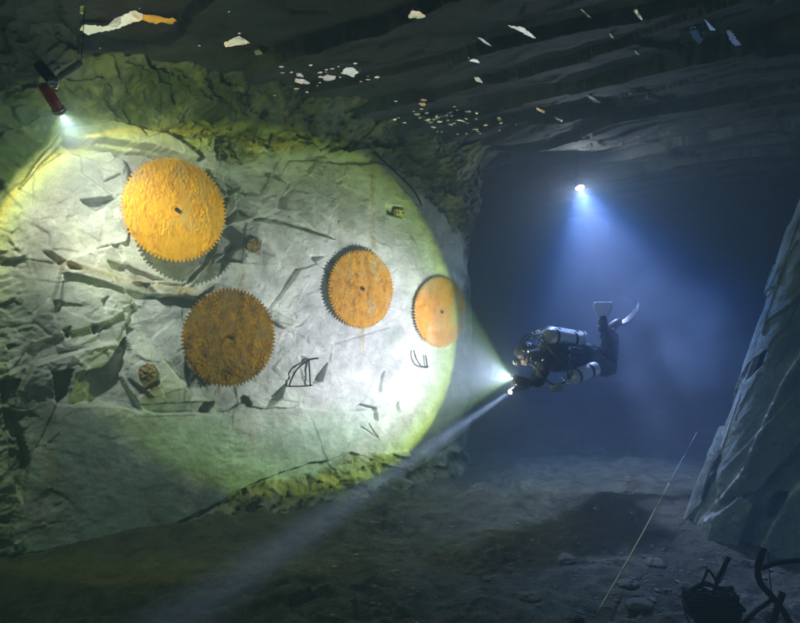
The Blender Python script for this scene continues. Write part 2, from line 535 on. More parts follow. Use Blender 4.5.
# ochre bloom along the ledges
led = np.minimum(segdist(wx, wy, [(60, 266), (130, 281), (184, 291), (232, 300)]), segdist(wx, wy, [(170, 300), (130, 340), (95, 345)]) + 4)
C = mix(C, (0.46, 0.36, 0.14), 0.75 * np.exp(-(led / 5) ** 2) * np.clip(0.5 + 1.2 * fbm(U, V, .12, 4, 74), 0, 1))
C = mix(C, (0.42, 0.27, 0.08), 0.8 * np.exp(-(np.hypot(wx - 147, wy - 385) / 10) ** 2))
# vertical iron streaks
for sx, y0, y1, w, a in [(372, 165, 250, 2.0, .8), (350, 180, 250, 4, .3), (340, 170, 245, 3, .3), (238, 265, 300, 5, .4), (207, 262, 300, 6, .45),
                         (362, 328, 345, 2.0, .9), (48, 440, 530, 10, .35), (108, 460, 500, 2, .3), (150, 385, 400, 4, .5),
                         (296, 250, 290, 5, .2), (437, 335, 350, 3, .4), (178, 175, 300, 14, .25)]:
    s = np.exp(-((PX + 1.5 * fbm(U, V, .3, 2, 75) - sx) / w) ** 2) * sstep(y0 - 12, y0 + 6, PY) * sstep(y1 + 16, y1 - 10, PY)
    C = mix(C, (0.38, 0.30, 0.07), a * s * np.clip(.75 + .6 * vnoise(U, V * .2, .02, 76), 0, 1))
moss = np.clip(0.75 + 0.9 * fbm(U, V, .22, 5, 77, .6), 0, 1)
C = mix(C, (0.13, 0.165, 0.05), rough * moss * .95)
C = mix(C, (0.42, 0.42, 0.17), rough * sstep(.0, .3, fbm(U * .7 + V * .5, V - U * .3, .13, 5, 79, .65)) * .9)
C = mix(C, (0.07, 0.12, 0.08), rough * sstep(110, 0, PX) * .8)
C = mix(C, (0.16, 0.18, 0.06), rub * np.clip(.85 + .6 * fbm(U, V, .12, 4, 80), 0, 1))
C = mix(C, (0.34, 0.33, 0.12), rub * sstep(.1, .5, fbm(U, V, .14, 4, 82)) * .8)
C = mix(C, (0.06, 0.075, 0.055), sstep(452, 470, PX + 6 * fbm(U, V, .2, 3, 95)) * 0.93)  # shade beyond the light pool, painted in as darker rock colour
# scratched, cloudy, slightly dirty skin of the rock
ms = fbm(U * .5 + V * .35, V - U * .2, .10, 5, 92, .7)
C *= (1 + 0.30 * ms)[..., None]
bl = fbm(U, V, .9, 5, 93, .6)
C = mix(C, (0.20, 0.26, 0.20), .55 * sstep(.10, .45, bl) * (1 - rz))
C = mix(C, (0.66, 0.67, 0.64), .55 * sstep(.12, .42, fbm(U + V * .4, V * .7 - U * .3, .30, 5, 94, .65)) * (1 - rz) * (1 - rub))
# dark mineral veins
vein = np.abs(fbm(U, V, .5, 5, 81, .6))
C *= (1 - 0.22 * np.exp(-(vein / 0.02) ** 2))[..., None]
C = np.clip(C, 0.02, 0.8)
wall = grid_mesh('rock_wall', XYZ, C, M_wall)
tag(wall, 'pale fractured rock wall lit by the torches, behind the four saw blades', None, None, 'structure')
T_wall = bvh(wall)

# ------------------------------------------------------------------ ROOF
x = np.arange(-5.5, 10.0, 0.028); y = np.arange(0.8, 15.5, 0.028)
X, Y = np.meshgrid(x, y)
Xw = X + 0.25 * fbm(X, Y, 1.2, 3, 101); Yw = Y + 0.25 * fbm(X, Y, 1.2, 3, 103)
Xw = X + .09 * fbm(X, Y, .6, 4, 101, .6); Yw = Y + .09 * fbm(X, Y, .6, 4, 103, .6)
h1, q1 = facets(Xw, Yw, 1.0, 0.03, 0.035, 105, (0.55, 1.5), 0.80, (0.09, 0.02))
h2, q2 = facets(Xw + 9, Yw, 0.42, 0.05, 0.012, 107, (0.7, 1.4), 0.5, (0.05, 0.03))
Z = 2.16 + h1 + 0.7 * h2 + 0.03 * fbm(X, Y, 2.0, 4, 109) + 0.010 * fbm(X, Y, .2, 4, 111)
Z -= 0.55 * sstep(3.2, 5.5, X - 0.25 * (Y - 4)) * sstep(10, 4, Y)
# block hanging down near the hanging torch
Z -= 0.12 * np.exp(-(((X - 2.1) / 0.75) ** 2 + ((Y - 7.6) / 0.7) ** 2) ** 2)
Z -= 0.08 * np.exp(-(((X - .7) / 1.1) ** 2 + ((Y - 7.5) / 0.5) ** 2) ** 2)
CC = np.ones(X.shape + (3,)) * np.array([0.105, 0.14, 0.115])
CC *= (1 + 0.35 * fbm(X, Y, .6, 5, 113, .6)[..., None])
CC = mix(CC, (0.13, 0.08, 0.06), 0.35 * sstep(.1, .5, fbm(X, Y, .9, 4, 115)))
CC = np.clip(CC, .01, .5)
roof = grid_mesh('cave_ceiling', np.stack([X, Y, Z], -1), CC, M_ceil)
tag(roof, 'dark slabby rock roof of the flooded chamber', None, None, 'structure')
T_roof = bvh(roof)

# ------------------------------------------------------------------ FLOOR
x = np.arange(-5.5, 10.0, 0.022); y = np.arange(1.5, 15.5, 0.022)
X, Y = np.meshgrid(x, y)
near = sstep(9, 5.5, Y)
Z = -2.02 + 0.10 * fbm(X, Y, 1.8, 4, 121) + 0.045 * fbm(X, Y, .45, 5, 123, .6)
rb, _ = facets(X, Y, 0.24, 0.5, 0.035, 125, (1.3, .9), .4)
rb2, _ = facets(X + 4, Y, 0.10, 0.6, 0.014, 127, (1.2, .9), .2)
rmask = np.clip(0.25 + 1.1 * fbm(X, Y, 1.0, 3, 129), 0, 1)
Z += (rb * .6 + rb2) * rmask + .02 * fbm(X, Y, .12, 4, 128, .6)
# a silt bank under the diver, and the ground rising into the distance
Z += 0.16 * np.exp(-(((X - 1.6) / 1.1) ** 2 + ((Y - 6.6) / 0.35) ** 2))
Z += 0.35 * sstep(7.5, 12, Y) + 0.05 * (X < 0) * sstep(0, -2, X)
CC = np.ones(X.shape + (3,)) * np.array([0.155, 0.165, 0.12])
CC *= (1 + 0.35 * fbm(X, Y, .5, 5, 131, .65)[..., None])
CC = mix(CC, (0.36, 0.35, 0.30), .8 * sstep(.25, .55, fbm(X, Y, .22, 4, 133, .6)) * rmask)
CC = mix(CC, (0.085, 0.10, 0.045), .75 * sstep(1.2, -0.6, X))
CC = np.clip(CC, .01, .6)
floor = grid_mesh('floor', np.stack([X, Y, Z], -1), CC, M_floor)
tag(floor, None, None, None, 'structure')
T_floor = bvh(floor)

# back of the chamber, closing the passage
x = np.arange(-2, 13.5, 0.09); z = np.arange(-3, 3.2, 0.09)
X, Zz = np.meshgrid(x, z)
b1, _ = facets(X, Zz, 1.1, 0.5, 0.15, 141, (1, 1), .3)
CC = np.ones(X.shape + (3,)) * np.array([0.12, 0.13, 0.12])
bk = grid_mesh('far_rock_wall', np.stack([X, 14.6 + b1 + .3 * fbm(X, Zz, 1.5, 4, 143) - 0.35 * np.maximum(X - 5, 0), Zz], -1), CC, M_wall)
tag(bk, 'far end of the flooded chamber lost in blue water', None, None, 'structure')

# ------------------------------------------------------------------ RIGHT-HAND ROCK BUTTRESS
s = np.arange(-2.4, 3.6, 0.011); v = np.arange(-2.35, 2.5, 0.011)
S, V = np.meshgrid(s, v)
# foot of the left edge and how far it leans to the right with height
EX = 2.60 + 0.345 * (V + 2.0); EY = 5.75 - 0.02 * (V + 2.0)
fd = Vector((0.80, -0.60, 0)).normalized(); bd = Vector((0.72, 0.95, 0)).normalized()
front = S >= 0
BXr = np.where(front, EX + fd.x * S, EX - bd.x * S * 1.0)
BYr = np.where(front, EY + fd.y * S, EY - bd.y * S * 1.0)
PXr = 400 + F * BXr / np.maximum(BYr, .5); PYr = 311.5 - F * V / np.maximum(BYr, .5)
wobx = PXr + 2.5 * fbm(S, V, .35, 4, 151); woby = PYr + 2.5 * fbm(S, V, .35, 4, 153)
Dr = 0.012 * fbm(S, V, .9, 4, 155)
r1, _ = facets(S + 0.02 * fbm(S, V, .3, 3, 156), V, 0.5, 0.035, 0.035, 157, (0.8, 2.6), -0.36)
r2, _ = facets(S + 0.02 * fbm(S, V, .1, 3, 158), V, 0.18, 0.05, 0.006, 160, (0.7, 1.9), -0.36)
Dr += r1 + r2 + .03 * fbm(S, V, .25, 5, 166, .6) * sstep(.1, .5, fbm(S, V, .6, 3, 167))
for poly, d0 in [([(700, 600), (718, 500), (742, 470), (780, 385), (815, 330), (1200, 300), (1200, 620)], 0.14),
                 ([(690, 560), (705, 520), (742, 490), (758, 496), (748, 524), (735, 560)], 0.10),
                 ([(752, 600), (764, 540), (790, 492), (830, 450), (1200, 420), (1200, 640)], 0.14),
                 ([(741, 378), (744, 366), (766, 350), (760, 366), (746, 379)], -0.22),
                 ([(770, 512), (772, 498), (782, 487), (790, 490), (786, 506), (776, 516)], -0.18)]:
    Dr += inpoly(wobx, woby, poly) * d0
Dr += 0.009 * fbm(S, V, .08, 4, 159, .6)
rr = 0.16 * np.exp(-(S / 0.14) ** 2)
NX = np.where(front, -0.60, -0.95); NY = np.where(front, -0.80, 0.30)
nb = sstep(-0.10, 0.10, S)
NX = -0.95 * (1 - nb) - 0.60 * nb; NY = 0.30 * (1 - nb) - 0.80 * nb
CC = np.ones(S.shape + (3,)) * np.array([0.33, 0.41, 0.38])
CC *= (1 + 0.3 * fbm(S, V, .35, 5, 161, .6)[..., None])
CC = mix(CC, (0.75, 0.78, 0.74), .95 * np.exp(-((S - .01) / .045) ** 2) * np.clip(.6 + 1.5 * fbm(S, V, .3, 4, 163), 0, 1))  # lit sliver along the left edge, painted in as pale colour
e1 = segdist(wobx, woby, [(718, 500), (742, 470), (780, 385), (815, 330)])
e2 = segdist(wobx, woby, [(705, 520), (742, 490), (758, 496)])
e3 = segdist(wobx, woby, [(764, 540), (790, 492), (830, 450)])
ee = np.minimum(np.minimum(e1, e2), e3)
CC = mix(CC, (0.75, 0.78, 0.74), .95 * np.exp(-(ee / 3.4) ** 2) * front * np.clip(.7 + 1.5 * fbm(S, V, .2, 4, 165), 0, 1))  # lit slivers along the step edges, painted in the same way
CC = np.clip(CC, .02, .75)
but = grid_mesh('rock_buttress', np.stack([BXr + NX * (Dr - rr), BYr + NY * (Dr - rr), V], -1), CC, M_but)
tag(but, 'leaning grey rock buttress on the right, its chipped edges painted pale as if lit', None, None, 'structure')
T_but = bvh(but)

# ------------------------------------------------------------------ HAZE (the water itself)
bm = bmesh.new()
bmesh.ops.create_cube(bm, size=1.0)
for vv in bm.verts:
    vv.co = Vector((vv.co.x * 18 + 2.2, vv.co.y * 21 + 5.6, vv.co.z * 6.9 - 0.0))
hz = bm_obj('haze', bm)
hm = bpy.data.materials.new('water_haze'); hm.use_nodes = True
nt = hm.node_tree
for n in list(nt.nodes):
    if n.type == 'BSDF_PRINCIPLED': nt.nodes.remove(n)
pv = nt.nodes.new('ShaderNodeVolumePrincipled')
pv.inputs['Color'].default_value = (0.34, 0.45, 0.60, 1)
pv.inputs['Absorption Color'].default_value = (0.48, 0.80, 1.0, 1)
pv.inputs['Density'].default_value = 0.160
pv.inputs['Anisotropy'].default_value = 0.2
outn = [n for n in nt.nodes if n.type == 'OUTPUT_MATERIAL'][0]
nt.links.new(pv.outputs[0], outn.inputs['Volume'])
hz.data.materials.append(hm)
tag(hz, None, None, None, 'stuff')

def silt_cloud(c, rad, dens, seed, name):
    bm = bmesh.new()
    bmesh.ops.create_icosphere(bm, subdivisions=3, radius=1)
    for vv in bm.verts:
        vv.co = Vector(c) + Vector((vv.co.x * rad[0], vv.co.y * rad[1], vv.co.z * rad[2]))
    o = bm_obj(name, bm)
    m = bpy.data.materials.new(name); m.use_nodes = True
    nt = m.node_tree
    for n in list(nt.nodes):
        if n.type == 'BSDF_PRINCIPLED': nt.nodes.remove(n)
    N, L = nt.nodes.new, nt.links.new
    pv = N('ShaderNodeVolumePrincipled'); pv.inputs['Color'].default_value = (.45, .66, .85, 1)
    tc = N('ShaderNodeTexCoord')
    mp = N('ShaderNodeMapping'); mp.vector_type = 'POINT'
    mp.inputs['Location'].default_value = tuple(-c[i] / rad[i] for i in range(3))
    mp.inputs['Scale'].default_value = tuple(1 / q for q in rad)
    ln = N('ShaderNodeVectorMath'); ln.operation = 'LENGTH'
    fo = N('ShaderNodeMapRange'); fo.inputs[1].default_value = 1.0; fo.inputs[2].default_value = .1; fo.inputs[3].default_value = 0; fo.inputs[4].default_value = 1
    ns = N('ShaderNodeTexNoise'); ns.inputs['Scale'].default_value = 1.5; ns.inputs['Detail'].default_value = 4
    nr = N('ShaderNodeMapRange'); nr.inputs[1].default_value = .42; nr.inputs[2].default_value = .68; nr.inputs[4].default_value = dens
    mu = N('ShaderNodeMath'); mu.operation = 'MULTIPLY'
    L(tc.outputs['Object'], mp.inputs[0]); L(mp.outputs[0], ln.inputs[0]); L(ln.outputs['Value'], fo.inputs[0])
    L(tc.outputs['Object'], ns.inputs['Vector']); L(ns.outputs['Fac'], nr.inputs[0])
    L(fo.outputs[0], mu.inputs[0]); L(nr.outputs[0], mu.inputs[1]); L(mu.outputs[0], pv.inputs['Density'])
    on = [n for n in nt.nodes if n.type == 'OUTPUT_MATERIAL'][0]
    L(pv.outputs[0], on.inputs['Volume'])
    o.data.materials.append(m)
    tag(o, None, None, None, 'stuff')


silt_cloud((3.35, 7.3, -0.55), (1.25, 1.0, 1.15), 1.1, 1, 'silt_cloud')

# ------------------------------------------------------------------ SAW BLADES
def rust_mat(name, base, bright, dark, grey, gmix):
    m, nt, b, N, L = nodes(name)
    tc = N('ShaderNodeTexCoord')
    mp = N('ShaderNodeMapping'); mp.inputs['Scale'].default_value = (1.0, 1.0, 0.6)
    L(tc.outputs['Object'], mp.inputs[0])
    n1 = N('ShaderNodeTexNoise'); n1.inputs['Scale'].default_value = 13; n1.inputs['Detail'].default_value = 12; n1.inputs['Roughness'].default_value = .82
    n2 = N('ShaderNodeTexNoise'); n2.inputs['Scale'].default_value = 4.5; n2.inputs['Detail'].default_value = 9; n2.inputs['Roughness'].default_value = .72
    n3 = N('ShaderNodeTexNoise'); n3.inputs['Scale'].default_value = 90; n3.inputs['Detail'].default_value = 6
    for n in (n1, n2, n3): L(mp.outputs[0], n.inputs['Vector'])
    cr = N('ShaderNodeValToRGB')
    el = cr.color_ramp.elements
    el[0].position = .34; el[0].color = (*dark, 1)
    el[1].position = .63; el[1].color = (*bright, 1)
    e = el.new(.47); e.color = (*base, 1)
    sp = N('ShaderNodeMath'); sp.operation = 'MULTIPLY_ADD'; sp.inputs[1].default_value = .5
    sb = N('ShaderNodeMath'); sb.operation = 'SUBTRACT'; sb.inputs[1].default_value = .25
    L(n3.outputs['Fac'], sp.inputs[0]); L(n1.outputs['Fac'], sp.inputs[2]); L(sp.outputs[0], sb.inputs[0])
    L(sb.outputs[0], cr.inputs[0])
    mr = N('ShaderNodeMapRange'); mr.inputs[1].default_value = .50; mr.inputs[2].default_value = .62; mr.inputs[4].default_value = gmix
    L(n2.outputs['Fac'], mr.inputs[0])
    mx = N('ShaderNodeMix'); mx.data_type = 'RGBA'
    mx.inputs[7].default_value = (*grey, 1)
    L(mr.outputs[0], mx.inputs[0]); L(cr.outputs[0], mx.inputs[6])
    L(mx.outputs[2], b.inputs['Base Color'])
    b.inputs['Roughness'].default_value = .85; b.inputs['Specular IOR Level'].default_value = .15
    ad = N('ShaderNodeMath'); ad.operation = 'ADD'
    L(n1.outputs['Fac'], ad.inputs[0]); L(n3.outputs['Fac'], ad.inputs[1])
    bp = N('ShaderNodeBump'); bp.inputs['Strength'].default_value = .45; bp.inputs['Distance'].default_value = .008
    L(ad.outputs[0], bp.inputs['Height']); L(bp.outputs[0], b.inputs['Normal'])
    return m


def blade(px, py, diam, off, mat, label, seed, teeth=84, crust=0.012, tilt=0.0):
    zz = W0 / (1 - K * (px - 400) / F)
    c = P(px, py, zz)
    surf = hit(T_wall, px, py)
    c = Vector(surf) + NRM * 0.0
    # stand the blade off the highest rock under it
    ctr = P(px, py, zz)
    dmax = 0
    for a in range(16):
        for rr_ in (0.2, 0.4, 0.5):
            q = ctr + (TAN * math.cos(a * math.pi / 8) + Vector((0, 0, 1)) * math.sin(a * math.pi / 8)) * diam * rr_
            loc, _, _, dist = T_wall.ray_cast(q + NRM * 1.0, -NRM)
            if loc is not None: dmax = max(dmax, 1.0 - dist)
    dd = dmax + off
    # centre stays on the same sight line
    dirn = ctr.normalized()
    t = dd / (-dirn.dot(NRM))
    ctr = ctr - dirn * t
    diam = diam * ctr.y / zz
    root = empty('saw_blade', ctr)
    R = diam / 2
    up = (Vector((0, 0, 1)) * math.cos(tilt) + NRM * math.sin(tilt)).normalized()
    nn = TAN.cross(up).normalized()
    if nn.dot(NRM) < 0: nn = -nn
    def pt(r, a, d):
        return ctr + TAN * (r * math.cos(a)) + up * (r * math.sin(a)) + nn * d
    bm = bmesh.new()
    nseg = teeth * 4
    radii = [0.011, 0.03] + [R * f for f in np.linspace(0.08, 0.94, 62)] + [None]
    rings_f, rings_b = [], []
    for ri, r in enumerate(radii):
        rf, rbk = [], []
        for k in range(nseg):
            a = 2 * math.pi * k / nseg
            r2 = r
            if r is None:
                ph = k % 4
                r2 = R * (0.93, 0.99, 1.0, 0.95)[ph]
            q = pt(r2, a, 0)
            d = 0.004
            if 1 < ri < len(radii) - 2:
                p3 = Vector((q.dot(TAN) * 1.0, q.z * 0.62, seed * 3.1))
                big = mn.noise(Vector((q.dot(TAN) * 6, q.z * 6, seed)))
                vr = mn.voronoi(p3 * 42)[0][0]
                n_ = .35 * mn.fractal(p3 * 30, 1.0, 2.0, 3) + (0.75 - 1.3 * vr) * (.6 + .9 * big)
                d += crust * max(0.0, 0.30 + n_) * (.15 + 1.1 * min(1, max(0, .35 + 1.8 * mn.noise(Vector((q.dot(TAN) * 4.5 + 9, q.z * 3.0, seed * 5))))))
                if r < 0.06: d += 0.004
            rf.append(bm.verts.new(pt(r2, a, d)))
            rbk.append(bm.verts.new(pt(r2, a, -0.004)))
        rings_f.append(rf); rings_b.append(rbk)
    for rs, flip in ((rings_f, False), (rings_b, True)):
        for i in range(len(rs) - 1):
            for k in range(nseg):
                q = (rs[i][k], rs[i][(k + 1) % nseg], rs[i + 1][(k + 1) % nseg], rs[i + 1][k])
                bm.faces.new(q[::-1] if flip else q)
    for k in range(nseg):
        k2 = (k + 1) % nseg
        bm.faces.new((rings_f[-1][k], rings_f[-1][k2], rings_b[-1][k2], rings_b[-1][k]))
        bm.faces.new((rings_f[0][k], rings_b[0][k], rings_b[0][k2], rings_f[0][k2]))
    bm_obj('toothed_disc', bm, mat, root, smooth=False)
    # iron peg carrying it
    bm = bmesh.new()
    lathe(bm, ctr - NRM * (dd + 0.12), NRM, [(0, .012), (dd + 0.12 + 0.02, .012), (dd + 0.14 + .001, .020), (dd + 0.155, .018)], 10)
    bm_obj('peg', bm, M_dark, root)
    tag(root, label, 'saw blade', 'rusty circular saw blades hung on the rock wall')
    return root, ctr


R_orange = rust_mat('orange_rust', (0.74, 0.33, 0.004), (0.88, 0.47, 0.012), (0.42, 0.14, 0.003), (0.46, 0.34, 0.12), .55)
R_brown = rust_mat('brown_rust', (0.16, 0.085, 0.006), (0.40, 0.20, 0.01), (0.045, 0.022, 0.005), (0.14, 0.12, 0.05), .6)
R_ochre = rust_mat('ochre_rust', (0.40, 0.19, 0.014), (0.56, 0.30, 0.03), (0.10, 0.04, 0.008), (0.36, 0.31, 0.15), .8)
R_fresh = rust_mat('speckled_rust', (0.50, 0.20, 0.012), (0.60, 0.29, 0.03), (0.24, 0.08, 0.008), (0.40, 0.36, 0.22), .85)
blade(176, 210, 0.985, 0.16, R_orange, 'bright orange crusted saw blade, highest and leftmost of the four on the wall', 1, 78, .014)
blade(230.5, 337.5, 0.985, 0.05, R_brown, 'dark brown crusted saw blade, lowest of the four on the wall', 2, 78, .016)
blade(362, 289, 0.92, 0.05, R_ochre, 'ochre toothed saw blade with dark centre hole, third from the left', 3, 74, .009)
blade(441, 312, 0.91, 0.04, R_fresh, 'speckled orange and grey saw blade at the right edge of the lit wall', 4, 74, .005)

# ------------------------------------------------------------------ IRONWORK ON THE WALL
def wpt(px, py, off=0.0):
    h = hit(T_wall, px, py)
    return Vector(h) + NRM * off

def rod(name, pts, r, label, cat, mat=None, sm=4, grp=None):
    bm = bmesh.new()
    tube(bm, smoothpath(pts, sm) if sm else pts, r, 8)
    o = bm_obj(name, bm, mat or M_dark, None, True)
    tag(o, label, cat, grp)
    return o

t = empty('iron_hoop', wpt(300, 372))
bm = bmesh.new(); tube(bm, smoothpath([wpt(318, 358, .01), wpt(307, 360, .035), wpt(297, 367, .04), wpt(291, 376, .04), wpt(288, 386, .02)], 5), .009, 8)
bm_obj('bent_bar', bm, M_dark, t, True)
bm = bmesh.new(); tube(bm, [wpt(288, 386, .02), wpt(300, 386, .03), wpt(312, 385, .02)], .007, 8)
bm_obj('cross_bar', bm, M_dark, t, True)
bm = bmesh.new(); tube(bm, [wpt(307, 360, .035), wpt(308, 372, .035), wpt(309, 386, .03)], .008, 8)
bm_obj('upright_bar', bm, M_dark, t, True)
tag(t, 'curved black iron hoop with crossbars fixed below the third saw blade', 'iron hoop')
rod('iron_hook', [wpt(411, 350, .05), wpt(411, 358, .10), wpt(415, 365, .11), wpt(422, 367, .09), wpt(427, 366, .02)], .008,
    'thin J shaped iron hook on the wall below the fourth saw blade', 'hook')
rod('iron_bar', [wpt(423, 355, .05), wpt(424, 366, .06)], .009, 'short upright iron stub beside the J shaped hook', 'iron stub', None, 0)
rod('iron_spike', [wpt(378, 437, .01), wpt(371, 430, .05), wpt(364, 422, .10)], .006, 'slim straight spike leaning out of the wall above the rubble', 'spike')
rod('wall_bar', [wpt(372, 152, .02), wpt(385, 168, .09), wpt(408, 192, .11), wpt(420, 206, .03)], .010,
    'long dark bar running down the upper right of the lit wall', 'bar', M_dark)
rod('loose_stick', [hit(T_wall, 88, 558, .10), hit(T_wall, 104, 560, .13), hit(T_wall, 121, 560, .10)], .014, 'dark stick lying flat at the foot of the wall', 'stick', M_dark)
rod('short_stake', [hit(T_wall, 130, 562, .08), hit(T_wall, 132, 552, .12)], .013, 'short stake standing at the foot of the wall beside the stick', 'stake', M_dark, 0)
# yellow bracket
t = empty('wall_bracket', wpt(396, 212))
c = wpt(396, 214, .06)
bm = bmesh.new()
bmesh.ops.create_cube(bm, size=1)
for vv in bm.verts:
    vv.co = c + TAN * vv.co.x * .12 + NRM * vv.co.y * .05 + Vector((0, 0, vv.co.z * .07))
bmesh.ops.bevel(bm, geom=bm.edges[:], offset=.006, segments=2, affect='EDGES')
M_yel = plain('yellow_scale', (0.55, 0.50, 0.14), .7, bump=.8, bscale=60, var=.4)
bm_obj('plate', bm, M_yel, t)
bm = bmesh.new()
for dx in (-.035, .035):
    tube(bm, [c + TAN * dx + NRM * -.1, c + TAN * dx + NRM * .045], .009, 8)
bm_obj('bolt_pair', bm, M_dark, t)
tag(t, 'small yellowish square bracket bolted to the upper wall', 'bracket')
# rusted lumps where old bolts weep
def lump(px, py, r, label, seed, mat):
    bm = bmesh.new()
    bmesh.ops.create_icosphere(bm, subdivisions=4, radius=1)
    c = wpt(px, py, r * .3)
    for vv in bm.verts:
        n_ = mn.fractal(vv.co * 2.2 + Vector((seed * 7, 0, 0)), 1, 2, 4)
        cell = mn.voronoi(vv.co * 3.2 + Vector((seed, 3, 1)))[0][0]
        vv.co = c + vv.co * r * (0.85 + .28 * n_ + .06 * cell)
    o = bm_obj('rusted_bolt', bm, mat, None)
    tag(o, label, 'rusted bolt')
M_rustlump = plain('weeping_rust', (0.22, 0.165, 0.08), .9, 0, .1, 1.0, 30, .6)
lump(253, 246, .075, 'knobbly rusted bolt head between the orange and the ochre saw blades', 1, M_rustlump)
lump(147, 372, .085, 'knobbly rusted bolt head left of the brown saw blade', 2, M_rustlump)

# ------------------------------------------------------------------ TRAPPED AIR POCKETS UNDER THE ROOF
def pocket(poly, label, group=None, tilt=None, jag=True):
    if tilt is None:
        px0 = poly[0][0]; py_first = poly[0][1]
        tilt = (0, -.02) if py_first < 60 and px0 < 430 else 'wall'
    cx = sum(p[0] for p in poly) / len(poly); cyy = sum(p[1] for p in poly) / len(poly)
    h = hit(T_roof, cx, cyy)
    h2 = hit(T_wall, cx, cyy)
    if h is None or (h2 is not None and h2.length < h.length):
        h = h2
    zlev = h.z - 0.012
    if group is None:
        for a, b_ in poly:
            hv = hit(T_roof, a, b_)
            if hv is not None and hv.z > h.z - .25: zlev = min(zlev, hv.z - .012)
    pts = []
    for i, (a, b_) in enumerate(poly):
        pts.append((a, b_))
        if jag and len(poly) > 4 and max(p[0] for p in poly) - min(p[0] for p in poly) > 7:
            a2, b2 = poly[(i + 1) % len(poly)]
            L = math.hypot(a2 - a, b2 - b_)
            if L > 4:
                for k in range(1, int(L // 2)):
                    t = k / int(L // 2)
                    pts.append((a + (a2 - a) * t + random.uniform(-.9, .9), b_ + (b2 - b_) * t + random.uniform(-.8, .8)))
    bm = bmesh.new()
    low, topv, mid = [], [], []
    cen = P(cx, cyy, 1.0) * (zlev / P(cx, cyy, 1).z)
    if isinstance(tilt, tuple) and tilt[0] == 'at':
        nn_ = ((hit(T_wall, tilt[1], tilt[2]) - cen).normalized() - cen.normalized()).normalized()
        tilt = (nn_.x / -nn_.z, nn_.y / -nn_.z)
    if tilt == 'wall':
        # the underside faces half way between the eye and the lit stone, tilted to mirror its brightness
        tg = hit(T_wall, *random.choice([(400, 330), (425, 375), (330, 340), (380, 400), (300, 395)]))
        nn_ = ((tg - cen).normalized() - cen.normalized()).normalized()
        tilt = (max(-.5, min(.5, nn_.x / -nn_.z)), max(-.5, min(.5, nn_.y / -nn_.z)))
    for a, b_ in pts:
        d = P(a, b_, 1.0)
        nv = Vector((tilt[0], tilt[1], -1))
        q = d * (nv.dot(cen) / nv.dot(d))
        low.append(bm.verts.new(cen + (q - cen) * .93 + Vector((0, 0, -0.004)) if False else q + Vector((0, 0, -.003))))
        topv.append(bm.verts.new(cen + (q - cen) * 1.02 + Vector((0, 0, .02))))
    n = len(low)
    f1 = bm.faces.new(low); f2 = bm.faces.new(topv[::-1])
    for i in range(n):
        bm.faces.new((low[i], topv[i], topv[(i + 1) % n], low[(i + 1) % n]))
    bmesh.ops.triangulate(bm, faces=[f1, f2])
    o = bm_obj('air_pocket', bm, M_air)
    tag(o, label, 'air pocket', group or 'air pockets trapped under the rock roof')
    return o


pocket([(80, 30), (83, 25), (92, 25), (117, 27), (122, 23), (120, 13), (127, 7), (137, 11), (143, 14), (142, 20), (132, 22), (120, 28), (104, 31), (88, 35)],
       'largest jagged silvery air pocket, near the top left above the red torch', tilt=('at', 95, 235))
pocket([(144, 14), (158, 16), (165, 18), (174, 18), (177, 21), (170, 24), (160, 22), (156, 24), (143, 20)],
       'orange tinted air pocket touching the largest one', tilt=('at', 180, 215))
pocket([(224, 43), (232, 37), (240, 36), (250, 43), (236, 45), (226, 47)], 'small silvery wedge shaped air pocket high above the gap between first two blades', tilt=('at', 70, 240))
pocket([(408, 16), (413, 10), (419, 11), (426, 16), (420, 18), (409, 18)], 'bright rounded air pocket alone at the top centre')
pocket([(508, 25), (520, 26), (529, 31), (536, 38), (528, 36), (518, 30)], 'long white diagonal streak of air right of the top centre')
pocket([(340, 73), (347, 67), (352, 67), (359, 72), (354, 76), (346, 74)], 'brightest air pocket in the row above the rock wall')
pocket([(322, 77), (328, 75), (336, 76), (335, 79), (324, 80)], 'narrow air pocket just left of the brightest one above the wall')
pocket([(296, 78), (304, 79), (310, 83), (302, 84), (295, 82)], 'flat air pocket at the left end of the row above the wall')
pocket([(296, 73), (301, 73), (304, 77), (297, 76)], 'tiny air pocket above the flat one at the row end')
pocket([(477, 37), (482, 38), (492, 46), (486, 44)], 'short white streak of air below the long diagonal streak')
pocket([(468, 57), (478, 60), (480, 63), (470, 61)], 'flat white fleck of air, upper of the pair right of centre')
pocket([(474, 77), (479, 77), (483, 83), (476, 81)], 'white fleck of air, lower of the pair right of centre')
pocket([(579, 8), (582, 9), (592, 18), (588, 17)], 'thin white streak of air at the top right of centre')
pocket([(633, 10), (637, 9), (643, 20), (639, 18)], 'small leaf shaped air pocket at the top right')
pocket([(690, 27), (695, 26), (703, 40), (700, 45), (692, 37)], 'dull grey oval air pocket at the upper right', tilt=(.0, -.02))
pocket([(727, 30), (731, 30), (741, 45), (736, 46), (729, 39)], 'dull grey oval air pocket at the far upper right')
pocket([(704, 18), (708, 22), (716, 30), (710, 30)], 'pale sliver of air between the two dull oval pockets')
pocket([(585, 94), (590, 95), (601, 103), (594, 102)], 'slanting white streak of air above the hanging torch')
pocket([(536, 107), (545, 111), (544, 113), (537, 110)], 'thin white dash of air on the low roof block, left of two')
pocket([(555, 117), (563, 120), (562, 122), (556, 119)], 'thin white dash of air on the low roof block, right of two')
pocket([(609, 33), (612, 34), (615, 39), (611, 37)], 'white dot of air under the roof right of the thin streak')
pocket([(254, 51), (259, 49), (263, 54), (256, 55)], 'small three cornered air pocket above the rough rock band')
pocket([(80, 6), (84, 5), (83, 14), (80, 13)], 'narrow upright fleck of air above the largest pocket')
pocket([(55, 38), (59, 37), (68, 44), (62, 43)], 'small slanting fleck of air left of the largest pocket')
